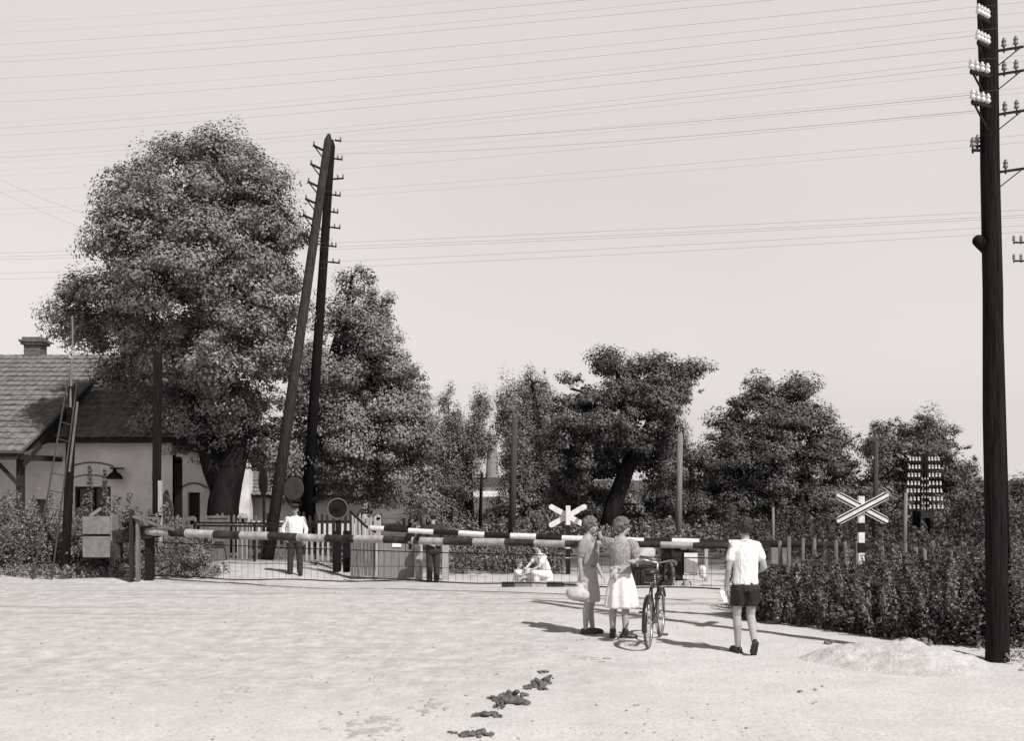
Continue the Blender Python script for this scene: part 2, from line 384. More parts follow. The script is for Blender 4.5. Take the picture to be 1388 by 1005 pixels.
# ------------------------------------------------------------------ ground
def build_ground():
    ys = list(np.arange(-10, 8, 2.0)) + list(np.arange(8, 34, .22)) + list(np.arange(34, 60, 2)) + [70, 90, 120, 160, 220, 300, 420, 600, 900, 1400]
    xs = [-1400, -900, -500, -300, -180, -100, -60, -40, -30] + list(np.arange(-24, 14, .28)) + [16, 20, 28, 40, 60, 100, 180, 300, 500, 900, 1400]
    g = Geo(); nx = len(xs); vs, fs = [], []
    from mathutils import noise as mn
    for y in ys:
        for x in xs:
            z = ground_z(x, y)
            if abs(x) < 30 and 8 < y < 40: z += .022 * mn.noise(V((x * .9, y * .9, 0))) + .010 * mn.noise(V((x * 3.1, y * 3.1, 4)))
            vs.append((x, y, z))
    for j in range(len(ys) - 1):
        for i in range(nx - 1): fs.append((j * nx + i, j * nx + i + 1, (j + 1) * nx + i + 1, (j + 1) * nx + i))
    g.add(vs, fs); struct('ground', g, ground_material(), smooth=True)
build_ground()

# ------------------------------------------------------------------ houses
def tile_roof(g, x0, x1, ylo, zlo, yhi, zhi, courses, pitch=.26, th=.045, amp=.03):
    """courses of pantiles from the eave (lo) up to the ridge (hi)"""
    n = max(4, int((x1 - x0) / pitch)); sub = 4
    up = V((0, yhi - ylo, zhi - zlo)); L = up.length; u = up / L; nrm = V((0, -u.z, u.y))
    if nrm.z < 0: nrm = -nrm
    for c in range(courses):
        a = L * c / courses - .03; b = L * (c + 1) / courses + .05
        lo, hi = [], []
        for i in range(n * sub + 1):
            x = x0 + (x1 - x0) * i / (n * sub); w = amp * abs(math.sin(PI * i / sub))
            if i % sub == 0: jit = random.uniform(-.018, .018); jz = random.uniform(-.008, .012)
            pa = V((x, ylo, zlo)) + u * (a + jit) + nrm * (th + w + jz); pb = V((x, ylo, zlo)) + u * b + nrm * (w * .8)
            lo.append(pa); hi.append(pb)
        m = len(lo); und = [p - nrm * (th * .9) for p in lo]
        g.add(lo + hi + und, [(i, i + 1, m + i + 1, m + i) for i in range(m - 1)] + [(2 * m + i, 2 * m + i + 1, i + 1, i) for i in range(m - 1)])
def ridge_tiles(g, x0, x1, y, z, r=.13):
    n = int((x1 - x0) / .38)
    for i in range(n):
        a = x0 + (x1 - x0) * i / n; b = x0 + (x1 - x0) * (i + 1) / n + .04
        g.tube([(a, y, z + random.uniform(0, .02)), (b, y, z + .025)], [r * .92, r * 1.08], 8)
def wall_openings(g, x0, x1, z0, z1, y, th, holes):
    """a wall facing the camera with rectangular openings (x0,x1,z0,z1), butted from blocks"""
    xs = sorted({x0, x1} | {h[0] for h in holes} | {h[1] for h in holes})
    for a, b in zip(xs[:-1], xs[1:]):
        hs = [h for h in holes if h[0] <= a + 1e-6 and h[1] >= b - 1e-6]
        z = z0
        for h in sorted(hs, key=lambda q: q[2]):
            if h[2] > z: g.box(((a + b) / 2, y + th / 2, (z + h[2]) / 2), (b - a, th, h[2] - z))
            z = h[3]
        if z1 > z: g.box(((a + b) / 2, y + th / 2, (z + z1) / 2), (b - a, th, z1 - z))
def arch(g, cx, z, w, rise, y, r=.03, n=14):
    g.tube([(cx + w * (i / n - .5), y, z + rise * (1 - (2 * i / n - 1) ** 2)) for i in range(n + 1)], r, 6)

YW = 37.0
h = thing('railway_house', (-15.5, YW, -.3), 'low plastered railway house with a red tiled roof half hidden by the big tree', 'house')
h["label"] = 'low plastered railway house with tiled roof and arched window, behind the weeds at left'
g = Geo(); wx0, wx1 = X(101, YW), X(150, YW)
zt, zb = Z(660, YW), Z(702, YW)
wall_openings(g, -24, -11.35, -.4, 3.62, YW, .4, [(wx0, wx1, zb, zt), (X(47, YW), X(62, YW), Z(710, YW), Z(677, YW))])
part('wall', g, M_plaster, h)
g = Geo(); g.add([(-11.35, YW, -.4), (-11.35, 47, -.4), (-11.35, 47, 3.62), (-11.35, 42, 6.5), (-11.35, YW, 3.62), (-11.7, YW + .4, -.4), (-11.7, 47, -.4), (-11.7, 47, 3.62), (-11.7, 42, 6.45), (-11.7, YW + .4, 3.62)],
      [(0, 1, 2, 3, 4), (9, 8, 7, 6, 5)]); part('gable_wall', g, M_plaster, h)
g = Geo(); tile_roof(g, -15.15, -10.6, 36.4, 3.62, 42, 6.75, 15); tile_roof(g, -24, -10.6, 47.6, 3.62, 42, 6.75, 15)
rf = part('roof', g, M_tile, h)
g = Geo(); ridge_tiles(g, -24, -10.6, 42, 6.80); part('ridge_tiles', g, M_tile, rf, smooth=True)
g = Geo(); tile_roof(g, -24, -15.05, 33.8, 3.08, 42, 6.92, 19); pr = part('porch_roof', g, M_tile, h)
g = Geo()                                                    # weatherboarded cheek where the porch roof stands above the main roof
g.add([(-15.04, 33.8, 3.00), (-15.04, 36.4, 3.5), (-15.04, 42, 6.72), (-15.04, 42, 6.90), (-15.04, 33.8, 3.10)], [(0, 1, 2, 3, 4)])
for i in range(12):
    t = i / 12; y = 34 + 7.6 * t; z = 3.1 + (6.9 - 3.1) * t
    g.beam((-15.02, y, z - .10 - .35 * (1 - t)), (-15.02, y + .64, z + .18 - .33 * (1 - t)), .03, .16)
part('verge_board', g, M_woodd, pr)
g = Geo(); g.beam((-14.98, 33.7, 3.05), (-14.98, 42, 6.93), .06, .10); part('barge_board', g, M_wood, pr)
g = Geo(); g.beam((-24, 33.95, 2.93), (-15.0, 33.95, 2.93), .16, .2); g.beam((-15.1, 34, 2.9), (-15.1, 37, 2.9), .14, .18); g.beam((-15.2, 34.2, 2.0), (-16.0, 34.2, 2.85), .1, .1); part('porch_beam', g, M_woodd, h)
g = Geo(); g.box((X(28, 34.3), 34.3, 1.3), (.2, .2, 3.2)); g.box((X(28, 34.3) - .14, 34.35, .6), (.1, .1, 1.6)); part('porch_post', g, M_woodd, h, bevel=.01)
g = Geo(); g.box((-17, 36.5, 3.52), (12.4, .05, .2)); part('fascia', g, M_woodd, h)
w = Geo(); 
for a, b in ((wx0, wx0 + .07), (wx1 - .07, wx1), ((wx0 + wx1) / 2 - .03, (wx0 + wx1) / 2 + .03)): w.box(((a + b) / 2, YW + .12, (zb + zt) / 2), (b - a, .07, zt - zb))
w.box(((wx0 + wx1) / 2, YW + .115, zt - .04), (wx1 - wx0, .07, .08))
win = part('window', w, M_woodd, h)
g = Geo(); g.box(((wx0 + wx1) / 2, YW + .2, (zb + zt) / 2), (wx1 - wx0, .02, zt - zb)); part('pane', g, M_glass, win)
g = Geo(); arch(g, X(125, YW), Z(633, YW), 1.45, .14, YW - .01, .03); arch(g, X(122, YW), Z(649, YW), 1.25, .12, YW - .01, .022); part('window_hood', g, M_wood, h)  # arches coloured dark to stand in for their shadow lines on the wall
g = Geo(); g.box((X(54.5, YW), YW + .2, Z(693, YW)), (.45, .04, .8)); part('cellar_window', g, M_glass, h)
g = Geo(); cx = X(48, 42.1); g.box((cx, 42.1, 6.9), (.62, .62, 1.0)); g.box((cx, 42.1, 7.36), (.80, .80, .10)); g.box((cx, 42.1, 7.455), (.9, .9, .09)); g.box((cx, 42.1, 7.55), (.72, .72, .10))
for i in range(5): g.box((cx, 42.1, 6.62 + i * .15), (.635, .635, .02))
part('chimney', g, M_brick, rf, bevel=.02)
# entrance annex, its wall thickening to a curved buttress at the right
g = Geo(); ya = 36.2; dx0, dx1 = X(254.5, ya), X(271, ya); dzt = Z(668, ya)
wall_openings(g, X(239, ya), X(278, ya), -.4, 3.2, ya, .35, [(dx0, dx1, -.4, dzt)])
pts = [(X(278, ya), -.4), (X(278, ya), 3.2), (X(283, ya), 2.6), (X(287, ya), 2.0), (X(287.5, ya), 1.4), (X(285, ya), .6), (X(282, ya), -.4)]
n = len(pts); g.add([(x, ya, z) for x, z in pts] + [(x, ya + .35, z) for x, z in pts], [tuple(range(n))[::-1]] + [(i, (i + 1) % n, n + (i + 1) % n, n + i) for i in range(n)])
an = part('annex', g, M_plasterw, h)
g = Geo(); g.box(((dx0 + dx1) / 2, ya + .2, (dzt - .4) / 2), (dx1 - dx0, .05, dzt + .4)); g.box(((dx0 + dx1) / 2 + .02, ya + .165, (dzt - .4) / 2), (.05, .02, dzt + .3)); part('door', g, M_woodd, h)
g = Geo(); arch(g, (dx0 + dx1) / 2, Z(662, ya), .85, .16, ya - .01, .035); part('door_hood', g, M_wood, h)
g = Geo(); tile_roof(g, X(236, 36), X(292, 36), 35.8, 3.1, 38, 4.1, 5); part('annex_roof', g, M_tiled, h)

l = thing('wall_lamp', (X(156, 36.4), 37, Z(636, 37)), 'dark enamel bell-shaped lamp on a bracket on the house wall', 'lamp')
g = Geo(); g.beam((X(147, 36.6), 36.75, Z(635, 36.6)), (X(166, 36.6), 36.75, Z(635.5, 36.6)), .05, .05); g.beam((X(156, 36.6), 36.75, Z(635, 36.6)), (X(156, 36.6), 37.0, Z(635, 36.6)), .04, .04); part('bracket', g, M_iron, l)
g = Geo(); cx, cz = X(155.5, 36.6), Z(650, 36.6); g.loft([(cx, 36.6, cz, .26, .26), (cx, 36.6, cz + .08, .255, .255), (cx, 36.6, cz + .18, .17, .17), (cx, 36.6, cz + .24, .08, .08), (cx, 36.6, cz + .36, .045, .045)], 20); part('lamp_shade', g, M_black, l, smooth=True)

# the long low house beyond the tree
h2 = thing('tiled_shed', (-9, 46, -.4), 'long low shed with pale tiled roof and whitewashed wall, seen behind the tree trunks', 'shed')
g = Geo(); g.box((-8.7, 45.7, .6), (5.4, .3, 2.0)); part('wall', g, M_plasterw, h2)
g = Geo(); tile_roof(g, -11.35, -5.8, 44.9, Z(672, 45) , 49, Z(612, 49), 13, pitch=.22); part('roof', g, M_tile, h2)
g = Geo(); g.box((-8.6, 44.95, Z(674, 45)), (5.5, .05, .14)); part('fascia', g, M_woodd, h2)
g = Geo(); g.add([(X(312, 44), 44.6, -.4), (X(333, 44), 44.6, -.4), (X(333, 44), 44.6, Z(628, 44)), (X(326, 44), 44.6, Z(640, 44)), (X(312, 44), 45.2, -.4), (X(333, 44), 45.2, -.4), (X(333, 44), 45.2, Z(628, 44)), (X(326, 44), 45.2, Z(640, 44))],
      [(0, 1, 2, 3), (7, 6, 5, 4), (1, 5, 6, 2), (0, 3, 7, 4), (3, 2, 6, 7)]); part('buttress', g, M_plasterw, h2)

# factory chimney and works far behind
f = thing('factory_chimney', (X(667, 190), 190, -.4), 'tall tapering brick factory chimney far away between the slender trees', 'chimney')
g = Geo(); fx = X(667, 190); zt = Z(595, 190); g.tube([(fx, 190, -.4), (fx, 190, zt), (fx, 190, zt + .01), (fx, 190, zt + .6), (fx, 190, zt + .8)], [1.35, .72, .86, .86, .74], 20); part('shaft', g, mat('chimney_brick', .22, .95, .3, 2, .3, 20), f, smooth=False)
g = Geo(); g.tube([(fx, 190, -.4), (fx, 190, 1.5)], 1.7, 8); part('plinth', g, M_brick, f)
b = thing('work_hut', (X(640, 75), 75, -.4), 'small whitewashed hut with a dark roof far behind the barrier', 'hut')
g = Geo(); g.box((X(626, 75), 75, .0), (1.35, 1.5, 1.3)); part('wall', g, M_plasterw, b)
g = Geo(); z = .65; g.add([(X(612, 75), 74.1, z), (X(641, 75), 74.1, z), (X(641, 75), 76, z), (X(612, 75), 76, z), (X(612, 75), 75, z + .55), (X(641, 75), 75, z + .55)], [(0, 1, 5, 4), (2, 3, 4, 5), (1, 2, 5), (3, 0, 4), (3, 2, 1, 0)]); part('roof', g, M_tiled, b)
b = thing('far_warehouse', (X(700, 160), 160, -.4), 'low pale warehouse at the foot of the factory chimney', 'warehouse')
g = Geo(); g.box((X(690, 160), 160, .4), (11, 6, 1.6)); part('wall', g, M_plaster, b)
g = Geo(); x0, x1 = X(690, 160) - 5.8, X(690, 160) + 5.8; g.add([(x0, 156.5, 1.2), (x1, 156.5, 1.2), (x1, 163.5, 1.2), (x0, 163.5, 1.2), (x0, 160, 2.4), (x1, 160, 2.4)], [(0, 1, 5, 4), (2, 3, 4, 5), (1, 2, 5), (3, 0, 4), (3, 2, 1, 0)]); part('roof', g, M_tiled, b)
# ------------------------------------------------------------------ trees
def gz(px, d): return V((X(px, d), d, ground_z(X(px, d), d) - .05))
d = 34.5
b = gz(300, d)
tree('linden_tree', b, [([b, P(303, 680, d), P(308, 655, d), P(318, 620, d), P(335, 580, d)], [.56, .47, .46, .40, .25]), ([P(305, 668, d), P(290, 635, d), P(280, 600, d), P(255, 540, d)], [.42, .36, .32, .18]), ([P(318, 620, d), P(310, 540, d), P(290, 400, d)], [.3, .26, .1])],
     [lobe(282, 262, 92, 70, d), lobe(268, 330, 118, 80, d), lobe(335, 375, 66, 95, d), lobe(250, 415, 105, 80, d, -.3, 2.6), lobe(125, 425, 50, 48, d, .3), lobe(92, 392, 26, 24, d, .2), lobe(175, 485, 85, 62, d, 2.6),
      lobe(315, 485, 80, 70, d, -.6), lobe(235, 556, 88, 46, d, 2.6), lobe(335, 580, 56, 46, d, 1.6), lobe(280, 212, 42, 28, d), lobe(342, 245, 30, 46, d), lobe(190, 270, 42, 42, d), lobe(372, 330, 32, 75, d, -.3), lobe(300, 300, 60, 60, d, -2.0), lobe(280, 375, 70, 55, d, -2.6), lobe(340, 455, 60, 50, d, -2.2), lobe(215, 330, 50, 50, d, -1.8), lobe(262, 596, 34, 26, d, 1.6), lobe(263, 196, 12, 16, d), lobe(330, 214, 12, 14, d), lobe(300, 560, 50, 36, d, -.4), lobe(370, 600, 36, 26, d, .5), lobe(205, 235, 26, 26, d)],
     'huge rounded linden tree with thick forked trunk overhanging the railway house roof', 'tree', M_leafA, M_bark, puff=.62, dens=135, leaf=.15)
d = 38.0
b = gz(415, d)
tree('broad_tree', b, [([b, P(414, 680, d), P(420, 600, d), P(440, 520, d), P(470, 430, d)], [.42, .34, .3, .22, .06])],
     [lobe(482, 405, 28, 40, d), lobe(478, 465, 52, 55, d), lobe(492, 500, 60, 50, d, -.8), lobe(522, 572, 58, 58, d, -.7), lobe(545, 560, 34, 50, d), lobe(482, 438, 38, 40, d, -.3), lobe(505, 535, 66, 62, d), lobe(468, 590, 62, 60, d, -.8), lobe(538, 610, 42, 60, d), lobe(425, 560, 38, 70, d, .5), lobe(410, 635, 40, 40, d, .4), lobe(505, 640, 48, 44, d, -.6), lobe(478, 372, 11, 18, d), lobe(500, 430, 24, 30, d), lobe(440, 500, 34, 36, d), lobe(552, 500, 14, 30, d), lobe(560, 560, 22, 36, d), lobe(565, 650, 28, 38, d)],
     'cone-shaped broadleaf tree right of the slanting double pole', 'tree', M_leafB, M_bark, puff=.58, dens=130, leaf=.145)
d = 58.0
def slim(px, lobes, label, trunks, dd=d, leafm=None, puff=.44, leaf=.15, dens=44):
    b = gz(px, dd); tr = [([V((X(q, dd), dd, -.45)), P(q + random.uniform(-4, 4), 640, dd), P(q2, tp, dd)], [.16, .12, .04]) for q, q2, tp in trunks]
    return tree('slender_tree', b, tr, lobes, label, 'tree', leafm or M_leafD, M_bark, puff=puff, dens=dens, leaf=leaf, group='slender pale trees beyond the crossing', inner=.55, flat=1.25)
slim(610, [lobe(608, 580, 17, 48, d), lobe(600, 620, 24, 50, d), lobe(612, 655, 28, 34, d), lobe(585, 640, 22, 45, d), lobe(590, 690, 40, 30, d), lobe(607, 545, 8, 20, d), lobe(576, 610, 16, 36, d, 2), lobe(625, 625, 14, 40, d, 1)], 'slender pale tree just right of the cone-shaped tree', [(605, 608, 560), (592, 598, 600), (615, 615, 590)])
slim(646, [lobe(650, 570, 13, 34, d), lobe(642, 605, 18, 28, d), lobe(632, 640, 18, 32, d), lobe(655, 545, 7, 14, d), lobe(658, 600, 10, 18, d)], 'thin spindly tree immediately left of the factory chimney', [(640, 650, 550), (632, 640, 600)])
slim(705, [lobe(690, 555, 13, 40, d), lobe(700, 600, 24, 46, d), lobe(715, 640, 36, 44, d), lobe(700, 690, 34, 34, d), lobe(686, 530, 6, 18, d), lobe(712, 570, 18, 40, d, 1), lobe(682, 590, 12, 30, d)], 'narrow poplar immediately right of the factory chimney', [(705, 690, 545), (720, 705, 600)])
slim(745, [lobe(722, 540, 22, 42, d, 1), lobe(738, 570, 30, 50, d, 1), lobe(755, 620, 40, 60, d, 1), lobe(750, 675, 44, 44, d, 1), lobe(716, 512, 8, 16, d, 1), lobe(738, 520, 8, 18, d, 1)], 'tallest feathery poplar left of the leaning tree', [(745, 722, 520), (765, 745, 560), (735, 735, 570)])
slim(935, [lobe(928, 600, 16, 36, d, 2), lobe(925, 650, 26, 40, d, 2), lobe(915, 690, 34, 34, d, 2), lobe(950, 690, 30, 34, d, 2)], 'weeping pale tree between the leaning tree and the great oak', [(925, 926, 580), (940, 930, 620)])
d = 47.0
b = gz(822, d)
tree('leaning_tree', b, [([b, P(830, 690, d), P(850, 635, d), P(870, 600, d), P(888, 560, d), P(915, 525, d)], [.44, .38, .34, .28, .2, .1]), ([P(852, 632, d), P(848, 580, d), P(840, 520, d)], [.24, .18, .08]), ([P(868, 605, d), P(820, 570, d), P(800, 540, d)], [.2, .14, .06]), ([P(912, 530, d), P(930, 508, d), P(944, 496, d)], [.09, .05, .02])],
     [lobe(870, 540, 48, 40, d), lobe(882, 500, 24, 20, d), lobe(836, 496, 26, 16, d), lobe(826, 486, 10, 8, d), lobe(935, 497, 15, 9, d), lobe(912, 525, 20, 20, d), lobe(800, 560, 44, 34, d), lobe(850, 575, 60, 34, d, -.5), lobe(790, 605, 46, 34, d), lobe(905, 578, 26, 34, d), lobe(772, 528, 10, 20, d), lobe(800, 535, 24, 22, d), lobe(905, 492, 16, 12, d), lobe(855, 515, 40, 26, d, .4), lobe(755, 615, 22, 26, d), lobe(848, 620, 34, 20, d, 1), lobe(930, 538, 13, 10, d), lobe(795, 655, 42, 38, d, 1.5), lobe(765, 650, 30, 44, d, 2), lobe(900, 620, 30, 36, d, 1.5), lobe(860, 560, 40, 40, d, -.8)],
     'dark tree with a thick trunk leaning to the right beyond the barrier', 'tree', M_leafC, M_bark, puff=.56, dens=95, leaf=.17)
d = 52.0
b = gz(1045, d)
tree('oak_tree', b, [([b, P(1045, 680, d), P(1040, 620, d), P(1045, 560, d)], [.5, .4, .34, .12]), ([P(1043, 660, d), P(1080, 620, d), P(1110, 590, d)], [.26, .2, .1]), ([P(1043, 650, d), P(1010, 620, d), P(985, 590, d)], [.26, .2, .1])],
     [lobe(1045, 580, 58, 46, d), lobe(1085, 555, 30, 28, d), lobe(1030, 545, 34, 22, d), lobe(1000, 585, 40, 36, d), lobe(1105, 600, 34, 42, d, -.4), lobe(975, 630, 36, 46, d), lobe(1050, 630, 62, 40, d, -1), lobe(1020, 670, 60, 38, d, -.5), lobe(1095, 660, 50, 46, d), lobe(965, 690, 36, 34, d), lobe(1082, 528, 14, 12, d), lobe(1035, 526, 16, 12, d), lobe(1125, 640, 24, 46, d), lobe(1060, 700, 70, 30, d, -.5)],
     'wide round oak in full leaf behind the walking man', 'tree', M_leafC, M_bark, puff=.66, dens=110, leaf=.19)
d = 60.0
b = gz(1245, d)
tree('maple_tree', b, [([b, P(1245, 690, d), P(1240, 630, d), P(1248, 590, d)], [.4, .34, .26, .1]), ([P(1243, 650, d), P(1285, 620, d)], [.2, .1]), ([P(1243, 650, d), P(1205, 610, d)], [.2, .1])],
     [lobe(1248, 588, 30, 24, d), lobe(1210, 600, 30, 28, d), lobe(1280, 620, 32, 34, d), lobe(1240, 630, 60, 36, d), lobe(1195, 640, 28, 46, d), lobe(1250, 680, 54, 44, d), lobe(1300, 640, 18, 20, d), lobe(1290, 670, 24, 30, d), lobe(1200, 700, 34, 34, d), lobe(1180, 600, 14, 14, d), lobe(1265, 575, 14, 12, d)],
     'spreading tree behind the insulator mast, right of the crossing sign', 'tree', M_leafC, M_bark, puff=.7, dens=95, leaf=.2)
d = 50.0
b = gz(1360, d)
tree('bushy_tree', b, [([b, P(1360, 720, d), P(1356, 680, d)], [.2, .16, .08])],
     [lobe(1345, 705, 40, 38, d), lobe(1320, 715, 22, 30, d), lobe(1386, 695, 34, 42, d), lobe(1340, 678, 18, 16, d), lobe(1365, 735, 40, 24, d), lobe(1410, 690, 26, 40, d), lobe(1385, 668, 20, 18, d)],
     'low dark bushy tree at the right edge behind the tarred pole', 'tree', M_leafC, M_bark, puff=.55, dens=95, leaf=.17)

# bushes that close the view between the trunks: one mass
lo = []
for px in list(range(575, 1400, 26)) + list(range(690, 1420, 22)):
    dd = random.uniform(54, 74); lo.append(lobe(px + random.uniform(-10, 10), random.uniform(690, 705), random.uniform(22, 34), random.uniform(22, 40) * (0.45 if 640 < px < 690 else 1.2), dd))
me = leaf_mesh('undergrowth', crown_leaves(lo, .6, 60, .24, inner=.5), M_leafD)
setp(part('undergrowth', me, None), 'belt of dark bushes below the trees beyond the crossing', 'bushes', None, 'stuff')

# ------------------------------------------------------------------ weeds
def weeds(n, region, hfun, leaf, per, spire=0.0, lean=.15):
    """stems of weeds: region() -> (x, y); returns leaf faces"""
    out = []
    for _ in range(n):
        x, y = region(); hh = hfun(x, y) * random.uniform(.65, 1.12); z0 = ground_z(x, y) - .02
        m = int(per * random.uniform(.7, 1.3) * (hh ** .6)); t = rng.random(m) ** .8; lx, ly = random.gauss(0, lean), random.gauss(0, lean)
        w = (.17 * hh + .04) * (1.05 - t * (.55 if random.random() > spire else .9)); a = rng.uniform(0, 2 * PI, m); rr = w * rng.random(m) ** .5
        pos = np.stack([x + lx * t * hh + np.cos(a) * rr, y + ly * t * hh + np.sin(a) * rr, z0 + .03 + t * hh], 1)
        nor = np.stack([np.cos(a) * .5, np.sin(a) * .5, np.full(m, .6)], 1) + rng.normal(size=(m, 3)) * .45
        out.append(quads(pos, nor, leaf * rng.uniform(.6, 1.4, m), asp=1.9))
    return np.concatenate(out)
def stuff(name, verts, m, label, cat):
    return setp(part(name, leaf_mesh(name, verts, m), None), label, cat, None, 'stuff')
# the thicket at the right: front edge from the barrier end to beyond the pole
def fy(x):                             # front edge of the thicket on the ground
    pts = [(3.2, 18.6), (3.6, 17.6), (4.2, 17.1), (5.0, 15.9), (5.6, 15.0), (6.4, 14.4), (7.6, 14.1), (12, 13.6)]
    for (a, b), (c, e) in zip(pts[:-1], pts[1:]):
        if x <= c: return b + (e - b) * max(0, (x - a)) / (c - a)
    return 13.6
def reg_r():
    while True:
        x = random.uniform(3.25, 12); y = fy(x) + 5.5 * random.random() ** 1.5
        if y < 23.0 - .1 * x and x > .207 * y: return x, y
def h_r(x, y): return (.34 + .20 * sm(0, 1.2, y - fy(x)) + .06 * sm(4.4, 6.0, x)) * random.choice((.5, .75, 1, 1.0, 1.45)) * (1 + .18 * math.sin(x * 2.1) + .12 * math.sin(x * 5.3 + y)) * (1 + .1 * sm(4.5, 7, x))
stuff('weed_thicket', weeds(2600, reg_r, h_r, .034, 120, spire=.75), M_weedd, 'waist-high thicket of dark weeds along the right of the road', 'weeds')
def reg_l():
    x = random.uniform(-14.2, -8.6); return x, random.uniform(26.4, 30.5)
stuff('weed_bank', weeds(620, reg_l, lambda x, y: (1.15 + .3 * math.sin(x * 1.7)) * (1.25 if x < -11.7 else (.95 if x < -10 else .6)), .034, 170, spire=.75), M_weedl, 'pale tall weeds and hollyhocks below the house at left', 'weeds')
stuff('feathery_weeds', np.concatenate([weeds(760, reg_r, lambda x, y: (.46 + .50 * sm(4.4, 6.5, x)) * random.choice((.75, .9, 1.0, 1.2)), .024, 190, spire=1.0, lean=.2), weeds(120, reg_l, lambda x, y: random.choice((1.2, 1.5, 1.8)), .034, 200, spire=1.0, lean=.2)]), M_weedl, 'pale feathery spires of weeds standing above the thickets on both sides', 'weeds')
def reg_lv():
    x = random.uniform(-14.5, -6.8); y = 25.3 + .15 * math.sin(x * 2) + random.uniform(0, 1.5); return x, y
stuff('grass_verge', weeds(900, reg_lv, lambda x, y: .16 + .1 * random.random(), .035, 50), M_grass, 'dry grass verge along the road edge at left', 'grass')
def reg_m():
    x = random.uniform(X(612, 32), X(760, 32)); return x, random.uniform(30, 38)
stuff('meadow_weeds', weeds(520, reg_m, lambda x, y: .62 + .2 * math.sin(x * 3), .045, 100, spire=.8), M_weedl, 'pale grassy weeds growing behind the striped booms', 'weeds')
def reg_s():
    px = random.uniform(985, 1440); dd = random.uniform(27, 48); return X(px, dd), dd
stuff('field_scrub', weeds(1300, reg_s, lambda x, y: (.75 + .35 * math.sin(x * 1.3 + y * .5)) * (1.2 if y > 36 else .8), .06, 70, spire=.5), M_weedd, 'dark scrub on the field behind the row of stakes', 'scrub')
def reg_f():
    px = random.uniform(600, 985); dd = random.uniform(38, 60); return X(px, dd), dd
stuff('field_grass', weeds(1100, reg_f, lambda x, y: .55 + .4 * math.sin(x * .9 + y * .7), .075, 60, spire=.5), M_weedl, 'long pale grass on the field beyond the crossing', 'grass')
def reg_p():
    x = random.uniform(5.9, 8.5); return x, random.uniform(12.6, 14.4)
stuff('grass_tufts', weeds(240, reg_p, lambda x, y: .10 + .06 * random.random(), .022, 40), M_grass, 'short dry grass around the foot of the tarred pole', 'grass')

def shrub(name, px, py_base, dd, wpx, hpx, label, leafm, leaf=.07, dens=70, group=None):
    b = V((X(px, dd), dd, ground_z(X(px, dd), dd))); k = dd / FP
    t = thing(name, b, label, 'shrub', group); g = Geo(); lobes = []
    for i in range(9):
        a = random.uniform(0, 2 * PI); q = random.random() ** .6; top = V((b.x + math.cos(a) * q * wpx * k * .42, b.y + math.sin(a) * q * wpx * k * .4, b.z + hpx * k * random.uniform(.45, .85)))
        g.tube([b, b.lerp(top, .5) + V((0, 0, .05)), top], [.022, .015, .006], 5); lobes.append((tuple(top), (wpx * k * .24, wpx * k * .24, hpx * k * .2)))
        lobes.append((tuple(b.lerp(top, .5)), (wpx * k * .2, wpx * k * .2, hpx * k * .22)))
    part('stem', g, M_wood, t)
    part('foliage', leaf_mesh('foliage', crown_leaves(lobes, .2, dens * .4, leaf, inner=.5), leafm), None, t)
    return t
shrub('leafy_shrub', 248, 790, 25.6, 58, 62, 'pale feathery shrub under the thick end of the near boom', M_weedl)
shrub('leafy_shrub', 150, 788, 26.2, 62, 52, 'dark leafy shrub below the concrete counterweight', M_weedd)
shrub('leafy_shrub', 118, 790, 26.5, 40, 70, 'low shrub with pale blossom beside the tarred ladder mast', M_weedl)
shrub('leafy_shrub', 1012, 850, 18.0, 40, 66, 'broad-leaved shrub at the boom end beside the walking man', M_weedd, leaf=.06)
shrub('leafy_shrub', 262, 655, 37.6, 30, 60, 'bush growing against the house by the entrance door', M_leafA)
for px, hp, lab in ((122, 150, 'tall hollyhock in front of the arched house window, left of the pair'), (142, 150, 'tall hollyhock in front of the arched house window, right of the pair')):
    dd = 30.5; b = V((X(px, dd), dd, ground_z(X(px, dd), dd))); t = thing('hollyhock', b, lab, 'flower', 'hollyhocks before the house window')
    H = Z(632 + (px - 122) * .2, dd) - b.z; g = Geo(); g.tube([b, b + V((.05, 0, H * .5)), b + V((.02, 0, H))], [.02, .015, .005], 6); part('stem', g, M_wood, t)
    n = 420; tt = rng.random(n); a = rng.uniform(0, 2 * PI, n); r = .26 * (1.05 - tt) * rng.random(n) ** .5 + .02
    pos = np.stack([b.x + np.cos(a) * r, b.y + np.sin(a) * r, b.z + tt * H], 1); nor = np.stack([np.cos(a), np.sin(a), np.full(n, .4)], 1) + rng.normal(size=(n, 3)) * .4
    part('foliage', leaf_mesh('foliage', quads(pos, nor, .06 * rng.uniform(.6, 1.3, n)), M_weedd), None, t)
